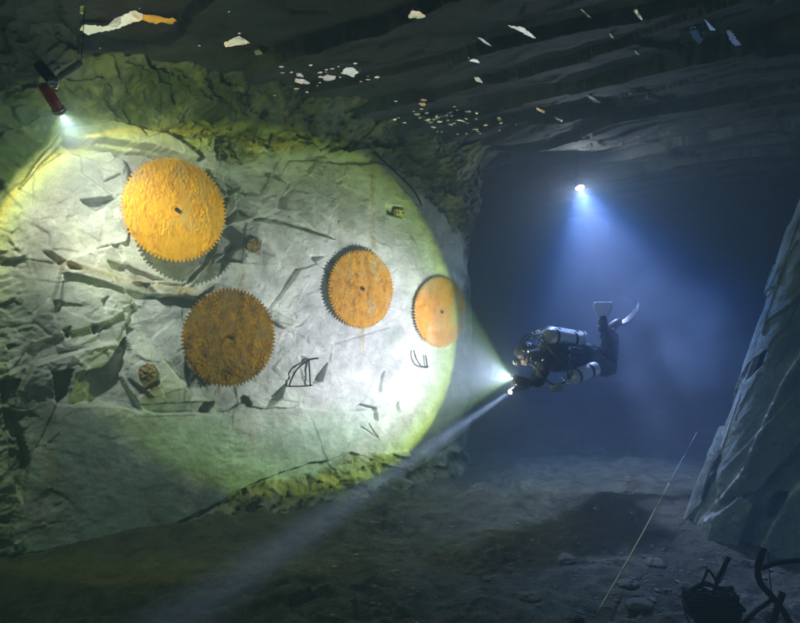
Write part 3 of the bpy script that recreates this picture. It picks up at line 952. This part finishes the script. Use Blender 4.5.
pocket([(93, 59), (98, 57), (100, 61), (96, 62)], 'white fleck of air beside the clamp arm of the red torch')
pocket([(634, 100 - 50), (637, 51), (640, 55), (636, 54)], 'faint fleck of air on the right half of the roof')
specks = []
for i in range(46):
    a = random.gauss(452, 34); b_ = 122 + (a - 452) * .10 + random.gauss(0, 8)
    if 385 < a < 530 and 98 < b_ < 136: specks.append((a, b_, random.uniform(.6, 1.7)))
for i in range(20):
    specks.append((random.uniform(255, 385), random.uniform(64, 96), random.uniform(.6, 1.6)))
for i in range(10):
    specks.append((random.gauss(340, 18), random.gauss(73, 4), random.uniform(1.0, 2.2)))
for i in range(14):
    specks.append((random.gauss(430, 12), random.gauss(115, 6), random.uniform(1.2, 2.6)))
for i in range(7):
    specks.append((random.uniform(60, 260), random.uniform(8, 60), random.uniform(.6, 1.2)))
for (a, b_, r) in specks:
    k = random.randint(5, 7); ph = random.random() * 6
    k = random.randint(6, 9)
    pl = [(a + r * 1.6 * random.uniform(.45, 1.35) * math.cos(ph + 2 * math.pi * j / k), b_ + r * .6 * random.uniform(.45, 1.35) * math.sin(ph + 2 * math.pi * j / k)) for j in range(k)]
    pocket(pl, 'tiny bright bead of trapped air scattered under the dark roof', 'tiny beads of air under the roof', tilt='wall')

# ------------------------------------------------------------------ RED TORCH ON ITS CLAMP
def torch(name, loc, ax, L, r, bodymat, label, glowm, tail=True):
    root = empty(name, loc)
    bm = bmesh.new()
    lathe(bm, loc - ax * L, ax, [(0, r * .5), (.006, r * .86), (.018, r * .9), (L * .35, r * .9), (L * .38, r * .97), (L * .72, r * .97), (L * .76, r * .9), (L - .03, r * .92), (L - .026, r * .9)], 28)
    bm_obj('body', bm, bodymat, root, True)
    bm = bmesh.new()
    lathe(bm, loc - ax * .034, ax, [(0, r * 1.0), (.004, r * 1.12), (.012, r * 1.12), (.014, r * 1.03), (.018, r * 1.03), (.020, r * 1.14), (.034, r * 1.14), (.034, r * .98), (.026, r * .9)], 28)
    bm_obj('lens_ring', bm, M_brass, root, True)
    bm = bmesh.new()
    lathe(bm, loc - ax * .010, ax, [(0, r * .88), (.006, r * .88), (.016, r * .7), (.022, r * .4), (.024, r * .05)], 24)
    bm_obj('lens', bm, glowm, root, True)
    return root

red = torch('red_dive_torch', A_LOC, A_AX, .21, .039, M_red, 'x', M_lens)
tag(red, 'red dive torch pointing down from a black clamp at the upper left', 'torch')
# black ball clamp and two arms
j = P(54, 82, 4.0)
bm = bmesh.new(); tube(bm, [P(55, 89, 4.0), P(54.5, 82, 4.0)], .016, 12)
bm_obj('mount', bm, M_chrome, red, True)
t = empty('clamp_arm', j)
bm = bmesh.new(); bmesh.ops.create_uvsphere(bm, u_segments=16, v_segments=10, radius=.028, matrix=Matrix.Translation(j))
bm_obj('ball_joint', bm, M_chrome, t, True)
bm = bmesh.new()
a1, a2 = P(59, 78, 4.02), P(81, 63, 4.2)
lathe(bm, a1, a2 - a1, [(0, .016), (.02, .024), (.025, .024), ((a2 - a1).length - .02, .024), ((a2 - a1).length, .014)], 18)
bm_obj('grey_arm', bm, M_armgrey, t, True)
bm = bmesh.new()
b1_, b2_ = P(52, 80, 4.0), P(40, 66, 4.06)
lathe(bm, b1_, b2_ - b1_, [(0, .018), (.015, .034), (.03, .036), ((b2_ - b1_).length, .038)], 18)
bm_obj('black_arm', bm, M_rubber, t, True)
bm = bmesh.new(); tube(bm, [a2, a2 + Vector((.0, .05, .40))], .003, 6)  # thin supporting cord, added above the grey arm
bm_obj('support_cord', bm, M_rubber, t, True)
bm = bmesh.new()
for s_ in (-1, 1):
    q = j + Vector((.022 * s_, -.01, .0))
    lathe(bm, q - Vector((0, 0, .03)), Vector((0, 0, 1)), [(0, .012), (.06, .012)], 10)
bm_obj('clamp_screw', bm, M_chrome, t, True)
tag(t, 'jointed clamp with one black and one grey arm holding the red torch', 'clamp arm')

# hanging torch near the roof
hang = torch('hanging_dive_torch', C_LOC, C_AX, .20, .055, M_rubber, 'x', glow('torch_lens_cool', (.85, .9, 1), 120.0))
tag(hang, 'bright torch hanging just under the roof with its beam pouring down', 'torch')
top = hit(T_roof, 578, 150) or P(578, 150, 8.3)
bm = bmesh.new(); tube(bm, [C_LOC - C_AX * .19, C_LOC - C_AX * .25, Vector((C_LOC.x, C_LOC.y, 2.4))], .008, 8)
bm_obj('hanging_cord', bm, M_rubber, hang, True)

# ------------------------------------------------------------------ DIVER
def skin_body(name, verts, edges, radii, mat, parent, sub=2):
    me = bpy.data.meshes.new(name)
    me.from_pydata([tuple(v_) for v_ in verts], edges, [])
    o = bpy.data.objects.new(name, me)
    col.objects.link(o)
    md = o.modifiers.new('skin', 'SKIN')
    md.use_smooth_shade = True
    if me.skin_vertices:
        sv = me.skin_vertices[0].data
    else:
        bpy.context.view_layer.objects.active = o
        o.select_set(True)
        bpy.ops.mesh.customdata_skin_add()
        sv = me.skin_vertices[0].data
    for i, r in enumerate(radii):
        rx, ry = r if isinstance(r, tuple) else (r, r)
        sv[i].radius = (rx, ry)
    sv[0].use_root = True
    ss = o.modifiers.new('sub', 'SUBSURF'); ss.levels = sub; ss.render_levels = sub
    dg = bpy.context.evaluated_depsgraph_get()
    ev = o.evaluated_get(dg)
    nm = bpy.data.meshes.new_from_object(ev)
    bpy.data.objects.remove(o)
    ob = link(name, nm, mat, parent, True)
    return ob


ZD = 6.45
def Q(px, py, dz=0.0):
    return P(px, py, ZD + dz)

diver = empty('person', Q(560, 358, .25))
tag(diver, 'diver in a black suit swimming level to the left holding a bright video light', 'person')
# skeleton: pelvis root
VB, EB, RB = [], [], []
def jn(p, r, prev=None):
    VB.append(p); RB.append(r)
    if prev is not None: EB.append((prev, len(VB) - 1))
    return len(VB) - 1
pel = jn(Q(584, 357, .42), (.17, .16))
sp1 = jn(Q(572, 356, .32), (.17, .17), pel)
sp2 = jn(Q(558, 357, .22), (.19, .19), sp1)
chs = jn(Q(546, 358, .14), (.17, .17), sp2)
nek = jn(Q(537, 357, .06), (.07, .07), chs)
hd = jn(Q(531, 356, .02), (.10, .10), nek)
hd2 = jn(Q(526.5, 357, -.02), (.085, .085), hd)
# near arm
s1 = jn(Q(545, 363, .02), (.075, .075), chs)
e1j = jn(Q(541, 381, -.06), (.064, .064), s1)
w1 = jn(Q(526, 383.5, -.16), (.036, .036), e1j)
# far arm
s2 = jn(Q(544, 357, .30), (.075, .075), chs)
e2j = jn(Q(535, 376, .22), (.05, .05), s2)
w2 = jn(Q(522, 388, .02), (.036, .036), e2j)
# near leg: thigh forward and down, shin folded up
h1j = jn(Q(592, 361, .30), (.13, .13), pel)
k1 = jn(Q(609, 371, .48), (.09, .09), h1j)
c1 = jn(Q(610, 352, .66), (.085, .085), k1)
a1j = jn(Q(604, 331, .78), (.06, .06), c1)
# far leg
h2j = jn(Q(592, 357, .58), (.13, .13), pel)
k2 = jn(Q(606, 366, .78), (.09, .09), h2j)
c2 = jn(Q(613, 350, .92), (.08, .08), k2)
a2j = jn(Q(613, 331, 1.0), (.055, .055), c2)
body = skin_body('body', VB, EB, RB, M_suit, diver, 3)
for vv in body.data.vertices:            # creases of a loose dry suit
    q = vv.co
    vv.co = q + vv.normal * (.020 * mn.fractal(Vector((q.x * 9, q.y * 9, q.z * 16)), 1.0, 2.0, 3))

# gloved hands: palm, four fingers and thumb curled round the handles
def hand(wr, fwd, side, name='hand'):
    fwd = fwd.normalized(); side = side.normalized()
    nrm_ = fwd.cross(side).normalized()
    V_, E_, R_ = [], [], []
    def a_(p, r, prev=None):
        V_.append(p); R_.append((r, r))
        if prev is not None: E_.append((prev, len(V_) - 1))
        return len(V_) - 1
    root_ = a_(wr, .026)
    palm = a_(wr + fwd * .05, .030, root_)
    kn = a_(wr + fwd * .085, .024, palm)
    for i, (o_, L_) in enumerate([(-.030, .88), (-.010, 1.0), (.012, .94), (.032, .75)]):
        q1 = wr + fwd * .095 + side * o_
        i1 = a_(q1, .011, kn)
        i2 = a_(q1 + (fwd * .022 + nrm_ * .022) * L_, .010, i1)
        i3 = a_(q1 + (fwd * .012 + nrm_ * .048) * L_, .0095, i2)
        a_(q1 + (-fwd * .012 + nrm_ * .052) * L_, .008, i3)
    t1 = a_(wr + fwd * .035 - side * .038 + nrm_ * .012, .013, palm)
    a_(wr + fwd * .06 - side * .050 + nrm_ * .036, .011, t1)
    return skin_body(name, V_, E_, R_, M_rubber, diver, 1)
hand(VB[w1], Vector((-1, -.2, .15)), Vector((0, -.3, 1)))
hand(VB[w2], Vector((-1, -.3, -.05)), Vector((0, -.3, 1)))

# hood with face, mask and regulator
hc = (VB[hd] + VB[hd2]) / 2
fdir = Vector((-.95, -.25, -.10)).normalized(); fup = Vector((-.15, 0, 1)).normalized()
fs = fdir.cross(fup).normalized()
bm = bmesh.new()
bmesh.ops.create_icosphere(bm, subdivisions=4, radius=1)
for vv in bm.verts:
    p_ = vv.co.copy()
    q = fdir * p_.x * .062 + fs * p_.y * .066 + fup * p_.z * .088
    # nose, brow, chin
    d_ = max(0, p_.x)
    q += fdir * (.035 * math.exp(-((p_.y / .16) ** 2 + ((p_.z + .05) / .22) ** 2)) * d_)
    q += fdir * (.010 * math.exp(-((p_.z - .3) / .12) ** 2) * d_) + fdir * (.012 * math.exp(-((p_.z + .6) / .2) ** 2) * d_)
    vv.co = hc + fdir * .058 + q
bm_obj('face', bm, M_skin, diver, True)
bm = bmesh.new()
mc = hc + fdir * .118 + fup * .022
ring = []
for k in range(20):
    a = 2 * math.pi * k / 20
    ring.append(mc + fs * .078 * math.copysign(abs(math.cos(a)) ** .7, math.cos(a)) + fup * .042 * math.copysign(abs(math.sin(a)) ** .7, math.sin(a)) - fdir * .02 * abs(math.cos(a)))
tube(bm, ring + [ring[0], ring[1]], .010, 8)
o = bm_obj('mask', bm, M_rubber, diver, True)
bm = bmesh.new(); bm.faces.new([bm.verts.new(q) for q in ring[:20]])
bmesh.ops.solidify(bm, geom=bm.faces[:], thickness=.004)
g_ = bm_obj('mask_glass', bm, M_glass, diver)
bm = bmesh.new()
lathe(bm, hc + fdir * .11 - fup * .045, fdir, [(0, .028), (.02, .038), (.05, .040), (.062, .032), (.066, .02)], 18)
bm_obj('regulator', bm, M_rubber, diver, True)
bm = bmesh.new()
lathe(bm, hc + fdir * .178 - fup * .045, fdir, [(0, .026), (.006, .024)], 18)
bm_obj('regulator_cover', bm, M_chrome, diver, True)
# helmet shell with side lamps
bm = bmesh.new()
bmesh.ops.create_icosphere(bm, subdivisions=3, radius=1)
bmesh.ops.bisect_plane(bm, geom=bm.verts[:] + bm.edges[:] + bm.faces[:], plane_co=(0, 0, -.05), plane_no=(0, 0, -1), clear_outer=True)
for vv in bm.verts:
    vv.co = hc + fdir * (vv.co.x * .135 + .02) + fs * vv.co.y * .118 + fup * (vv.co.z * .12 + .035)
bm_obj('helmet', bm, M_rubber, diver, True)
for s_ in (-1, 1):
    bm = bmesh.new()
    lathe(bm, hc + fs * .13 * s_ + fup * .07 - fdir * .07, fdir, [(0, .012), (.01, .017), (.11, .017), (.115, .022), (.14, .022)], 14)
    bm_obj('helmet_lamp', bm, M_chrome, diver, True)

# tanks
def tank(p0, p1, r, name, mat=M_alu):
    ax = (p1 - p0); L = ax.length; ax.normalize()
    bm = bmesh.new()
    prof = [(0, r * .8), (.008, r * .96), (.02, r)]
    prof += [(L * .80, r), (L * .86, r * .93), (L * .92, r * .72), (L * .96, r * .42), (L * .98, r * .26), (L, r * .24)]
    lathe(bm, p0, ax, prof, 32)
    o = bm_obj(name, bm, mat, diver, True)
    bm = bmesh.new()
    lathe(bm, p1, ax, [(0, .014), (.012, .020), (.045, .020), (.05, .012)], 12)
    sd = ax.orthogonal().normalized()
    lathe(bm, p1 + ax * .028 - sd * .05, sd, [(0, .018), (.024, .018), (.026, .009), (.08, .009), (.082, .02), (.10, .02)], 12)
    vlv = bm_obj('valve', bm, M_chrome, o, True)
    for f_ in (.25, .70):
        bm = bmesh.new()
        lathe(bm, p0 + ax * (L * f_ - .015), ax, [(0, r * .99), (.001, r + .004), (.03, r + .004), (.031, r * .99)], 32)
        bm_obj('band', bm, M_rubber, o, True)
    return o
tank(Q(582, 341, .32), Q(541, 335, .06), .088, 'back_tank')
tank(Q(583, 338, .56), Q(544, 333, .30), .085, 'back_tank')
tank(Q(596, 368, .12), Q(568, 379.5, -.06), .075, 'side_tank')
# wire guard over the back tanks and manifold
bm = bmesh.new()
tube(bm, smoothpath([Q(584, 345, .20), Q(584.5, 333, .26), Q(578, 330, .20), Q(556, 326.5, .10), Q(546, 326, .05), Q(541, 331, .02)], 5), .008, 8)
tube(bm, [Q(584, 333, .26), Q(585, 335, .52)], .008, 8)
bm_obj('tank_guard', bm, M_chrome, diver, True)
# buoyancy wing
bm = bmesh.new()
bmesh.ops.create_icosphere(bm, subdivisions=4, radius=1)
wc = (Q(562, 347, .26))
wa = (Q(582, 350, .38) - Q(544, 346, .10)).normalized()
wu = Vector((.1, 0, 1)).normalized(); wsd = wa.cross(wu).normalized()
for vv in bm.verts:
    n_ = mn.fractal(vv.co * 3, 1, 2, 3)
    vv.co = wc + wa * vv.co.x * .27 + wsd * vv.co.y * (.24 + .02 * n_) + wu * (vv.co.z * (.085 + .02 * n_) - .02)
bm_obj('buoyancy_wing', bm, M_suit, diver, True)
# hoses
for pts in ([Q(541, 334, .04), Q(530, 337, -.06), Q(522, 346, -.10), Q(523, 357, -.10), Q(525, 361, -.06)],
            [Q(541, 333, .20), Q(528, 334, .10), Q(519, 345, .02), Q(520, 356, -.02), Q(524, 361, -.04)],
            [Q(566, 380, -.06), Q(558, 386, -.12), Q(546, 380, -.14), Q(536, 368, -.12), Q(528, 362, -.08)],
            [Q(541, 336, .02), Q(552, 352, -.06), Q(566, 366, -.06), Q(568, 378, -.07)],
            [Q(568, 380, -.07), Q(572, 370, -.10), Q(569, 360, -.08), Q(571, 352, .02)]):
    bm = bmesh.new(); tube(bm, smoothpath(pts, 6), .010, 8)
    bm_obj('hose', bm, M_rubber, diver, True)
# bits that glint: clips, gauges, rings
def bit(name, px, py, dz, r, mat=M_chrome):
    bm = bmesh.new()
    lathe(bm, Q(px, py, dz), Vector((-.3, -1, .2)), [(0, r * .7), (.004, r), (.018, r), (.022, r * .6)], 14)
    bm_obj(name, bm, mat, diver, True)
for (px_, py_, dz_, r_) in [(533, 338, -.08, .016), (538, 341, -.06, .018), (529, 345, -.12, .014), (537, 363, -.08, .020), (543, 360, -.08, .014),
                            (527, 364, -.1, .016), (570, 349, -.0, .014), (571, 384, -.12, .013), (545, 386, -.15, .016), (524, 351, -.12, .013),
                            (533, 333, -.05, .012), (540, 345, -.08, .012), (600, 352, .5, .014), (558, 388, -.12, .013)]:
    bit('clip', px_, py_, dz_, r_)
bm = bmesh.new(); lathe(bm, Q(550, 388, -.10), Vector((.5, -.1, .05)), [(0, .03), (.01, .045), (.12, .048), (.13, .03)], 16)
bm_obj('canister', bm, plain('grey_plastic', (.32, .36, .38), .4), diver, True)
# leg pockets / straps
for (p_, r_) in ((VB[c1], .075), (VB[k1], .080), ((VB[c1] + VB[a1j]) / 2, .062)):
    bm = bmesh.new(); ax = (VB[a1j] - VB[k1]).normalized()
    lathe(bm, p_ - ax * .012, ax, [(0, r_ * .95), (.001, r_), (.024, r_), (.025, r_ * .95)], 20)
    bm_obj('leg_strap', bm, M_rubber, diver, True)
# fins
def fin(ank, tip, bend, width, side, mat, name='fin'):
    ank, tip = Vector(ank), Vector(tip)
    side = side.normalized()
    ax = (tip - ank); L = ax.length; axn = ax.normalized()
    nr = axn.cross(side).normalized()
    bm = bmesh.new()
    rows = []
    for i in range(13):
        t = i / 12
        w = width * (0.34 + .66 * sstep(.15, .75, np.array(t))) * (1 - .10 * sstep(.9, 1, np.array(t)) * 1.0)
        c = ank + ax * t + nr * bend * math.sin(t * math.pi * .9)
        row = []
        for j_ in range(9):
            s_ = j_ / 8 * 2 - 1
            row.append((c + side * s_ * float(w) * .5, nr * (.011 if abs(s_) > .8 else .004) * (1 - .5 * t)))
        rows.append(row)
    tv = [[bm.verts.new(p + o_) for p, o_ in r_] for r_ in rows]
    bv = [[bm.verts.new(p - o_) for p, o_ in r_] for r_ in rows]
    for i in range(12):
        for j_ in range(8):
            bm.faces.new((tv[i][j_], tv[i][j_ + 1], tv[i + 1][j_ + 1], tv[i + 1][j_]))
            bm.faces.new((bv[i][j_], bv[i + 1][j_], bv[i + 1][j_ + 1], bv[i][j_ + 1]))
        bm.faces.new((tv[i][0], tv[i + 1][0], bv[i + 1][0], bv[i][0]))
        bm.faces.new((tv[i][8], bv[i][8], bv[i + 1][8], tv[i + 1][8]))
    for j_ in range(8):
        bm.faces.new((tv[0][j_], bv[0][j_], bv[0][j_ + 1], tv[0][j_ + 1]))
        bm.faces.new((tv[12][j_], tv[12][j_ + 1], bv[12][j_ + 1], bv[12][j_]))
    o = bm_obj(name, bm, mat, diver, True)
    # foot pocket with buckle
    bm = bmesh.new()
    lathe(bm, ank - axn * .10, axn, [(0, .03), (.02, .05), (.08, .058), (.16, .05), (.22, .03)], 16)
    bm_obj('foot_pocket', bm, M_rubber, o, True)
    for s_ in (-1, 1):
        bm = bmesh.new()
        lathe(bm, ank + side * .055 * s_ - nr * .01, Vector((-.2, -1, .1)), [(-.03, .012), (-.028, .018), (.02, .018), (.024, .010)], 12)
        bm_obj('buckle', bm, M_chrome, o, True)
    return o
fin(Q(603, 325, .78), Q(603.5, 302.5, .60), .02, .225, Vector((1, .1, 0)), M_palefin)
fin(Q(613, 326, 1.0), Q(637.5, 305, 1.0), -.06, .24, Vector((.45, 1, .55)), M_fin)
# the lights it holds
vid = torch('video_light', B_LOC, B_AX, .16, .042, M_rubber, 'x', M_lens)
tag(vid, 'wide video light flooding the wall, held in front of the diver', 'video light')
bm = bmesh.new(); tube(bm, smoothpath([B_LOC - B_AX * .12, VB[w1] + Vector((-.07, 0, .02)), VB[w1] + Vector((-.09, -.01, -.07))], 4), .012, 8)
bm_obj('handle', bm, M_rubber, vid, True)
nar = torch('narrow_torch', D_LOC, D_AX, .15, .024, M_rubber, 'x', M_lens)
tag(nar, 'narrow beam torch pointing down to the floor, held in front of the diver', 'torch')

# ------------------------------------------------------------------ GUIDELINE
p0 = P(597, 613, 4.05); p1 = P(669, 483, 6.0); p2 = P(697, 432, 7.2)
bm = bmesh.new(); tube(bm, [p0 + (p1 - p0) * (i / 20) + Vector((0, 0, -.02 * math.sin(math.pi * i / 20))) for i in range(21)], .0055, 6)
g = bm_obj('guideline', bm, M_line, None, True)
tag(g, 'thin taut yellow guideline rising from the floor into blue water', 'guideline')
bm = bmesh.new(); tube(bm, [p1 + (p2 - p1) * (i / 6) for i in range(7)], .0035, 6)
g2 = bm_obj('line_end', bm, M_paleline, g, True)

# ------------------------------------------------------------------ SCRAP IN THE NEAR RIGHT CORNER
def S_(px, py, dz=0.0):
    return P(px, py, 3.98 + dz)
t = empty('cable_coil', S_(713, 622))
bm = bmesh.new()
rr_ = random.Random(4)
cc = S_(713, 606, .05)
for k in range(26):
    pts = []
    ph = rr_.uniform(0, 6.28); tl = rr_.uniform(-.6, .6); tl2 = rr_.uniform(-.5, .5); R1 = rr_.uniform(.10, .185)
    oz = rr_.uniform(-.10, .07)
    for i in range(29):
        a = ph + i / 28 * 2 * math.pi * 1.02
        w = 1 + .08 * math.sin(3 * a + k)
        pts.append(cc + Vector((R1 * w * math.cos(a), R1 * w * math.sin(a) * .8, oz + tl * .10 * math.cos(a) + tl2 * .12 * math.sin(a) + .012 * math.sin(5 * a))))
    tube(bm, pts, rr_.uniform(.006, .011), 6)
bm_obj('cable', bm, M_dark, t, True)
bm = bmesh.new()
bmesh.ops.create_icosphere(bm, subdivisions=4, radius=1)
for vv in bm.verts:
    n_ = mn.fractal(vv.co * 2.5, 1, 2, 4)
    vv.co = cc + Vector((vv.co.x * .155, vv.co.y * .13, vv.co.z * .10 - .03)) * (1 + .25 * n_)
bm_obj('silted_core', bm, M_dark, t)
bm = bmesh.new()
tube(bm, [S_(712, 600), S_(718, 578, .02), S_(729, 557, .04)], [.012, .014, .016], 8)
tube(bm, smoothpath([S_(717, 582, 0), S_(709, 570, 0), S_(706, 574, -.02), S_(702, 584, -.03)], 4), .008, 8)
tube(bm, smoothpath([S_(728, 558, .03), S_(724, 575, -.03), S_(715, 588, -.05)], 4), .004, 6)
bm_obj('broken_rod', bm, M_dark, t, True)
tag(t, 'dark tangled coil of rusty cable with a broken rod sticking up', 'cable coil')
t = empty('bent_pipework', S_(780, 622))
bm = bmesh.new()
tube(bm, smoothpath([S_(764, 548, 0), S_(758, 566, 0), S_(760, 582, -.02), S_(770, 594, -.03), S_(780, 606, -.03), S_(792, 626, -.02)], 5), .020, 10)
tube(bm, smoothpath([S_(800, 560, .05), S_(776, 563, .02), S_(762, 568, 0)], 4), .016, 10)
tube(bm, [S_(783, 592, -.04), S_(776, 612, -.05), S_(770, 630, -.06)], .020, 10)
tube(bm, [S_(742, 625, -.02), S_(757, 610, -.03), S_(774, 598, -.04)], .014, 10)
tube(bm, [S_(768, 552, .06), S_(770, 580, .06), S_(772, 596, .0)], .004, 6)
bm_obj('pipe', bm, M_dark, t, True)
tag(t, 'bent and branching black pipework standing in the near right corner', 'scrap pipe')
# lone pipe flange at the bottom edge
bm = bmesh.new(); lathe(bm, P(578, 628, 3.9), Vector((0, -.3, 1)), [(0, .05), (.03, .055), (.035, .035), (.07, .03)], 14)
o = bm_obj('pipe_stub', bm, M_dark, None, True); tag(o, 'small black pipe stub at the near end of the guideline', 'pipe stub')

# ------------------------------------------------------------------ LOOSE STONES
M_stone = plain('loose_stone', (0.26, 0.26, 0.22), .9, 0, .15, .9, 14, .45)
protos = []
for k in range(5):
    bm = bmesh.new(); bmesh.ops.create_icosphere(bm, subdivisions=3, radius=1)
    for vv in bm.verts:
        c_ = mn.voronoi(vv.co * 1.1 + Vector((k * 9, 1, 2)))[0][0]
        vv.co = vv.co * (.7 + .6 * c_ + .10 * mn.noise(vv.co * 4))
        vv.co.z *= .6
    me = bpy.data.meshes.new('stone'); bm.to_mesh(me); bm.free(); me.materials.append(M_stone); protos.append(me)
rs = random.Random(9)
# many small chips read as one litter of gravel
GV, GF = [], []
for i in range(900):
    px_ = rs.uniform(330, 830); py_ = rs.uniform(475, 640)
    if rs.random() > .25 + .75 * sstep(430, 640, np.array(px_)): continue
    h = hit(T_floor, px_, py_)
    if h is None: continue
    r_ = rs.uniform(.005, .02) if rs.random() < .95 else rs.uniform(.022, .036)
    me = protos[rs.randrange(5)]
    rot = Matrix.Rotation(rs.uniform(0, 6.28), 3, 'Z')
    base = len(GV)
    sq = Vector((rs.uniform(.7, 1.4), rs.uniform(.7, 1.2), rs.uniform(.6, 1)))
    for vv in me.vertices:
        q = rot @ vv.co; GV.append((h.x + q.x * r_ * sq.x, h.y + q.y * r_ * sq.y, h.z + q.z * r_ * sq.z))
    for f_ in me.polygons: GF.append(tuple(base + a for a in f_.vertices))
me = bpy.data.meshes.new('gravel'); me.from_pydata(GV, [], GF); me.materials.append(M_stone)
o = link('gravel', me); tag(o, None, None, None, 'stuff')
bl = [(566, 560, .07, 'low grey stone on the floor left of the yellow guideline'),
      (628, 585, .06, 'small grey stone right beside the yellow guideline near its foot'),
      (655, 565, .08, 'flat stone between the guideline and the cable coil'),
      (530, 598, .06, 'pale stone at the bottom edge below the diver'),
      (640, 606, .07, 'rounded stone in front of the guideline at the bottom edge')]
for px_, py_, r_, lab in bl:
    h = hit(T_floor, px_, py_)
    o = bpy.data.objects.new('stone', protos[rs.randrange(5)]); col.objects.link(o)
    o.location = h + Vector((0, 0, r_ * .15)); o.scale = (r_ * 1.3, r_, r_ * .8); o.rotation_euler = (0, 0, rs.uniform(0, 6))
    tag(o, lab, 'stone')

# ------------------------------------------------------------------ SUSPENDED SILT IN THE WATER
GV, GF = [], []
for i in range(700):
    q = P(rs.uniform(0, 800), rs.uniform(0, 600), rs.uniform(2.2, 7.5))
    if rs.random() < .45:
        q = P(rs.gauss(500, 70), rs.gauss(330, 90), rs.uniform(4.0, 7.6))
    if (q - B_LOC).length < .9: continue
    r_ = rs.uniform(.0008, .0019) * q.y * .42
    b = len(GV)
    for vx in ((1, 0, 0), (-1, 0, 0), (0, 1, 0), (0, -1, 0), (0, 0, 1), (0, 0, -1)):
        GV.append((q.x + vx[0] * r_, q.y + vx[1] * r_, q.z + vx[2] * r_))
    GF += [(b, b + 2, b + 4), (b + 2, b + 1, b + 4), (b + 1, b + 3, b + 4), (b + 3, b, b + 4), (b + 2, b, b + 5), (b + 1, b + 2, b + 5), (b + 3, b + 1, b + 5), (b, b + 3, b + 5)]
me = bpy.data.meshes.new('suspended_silt'); me.from_pydata(GV, [], GF); me.materials.append(plain('silt_speck', (.7, .7, .66), .9))
o = link('suspended_silt', me); tag(o, None, None, None, 'stuff')
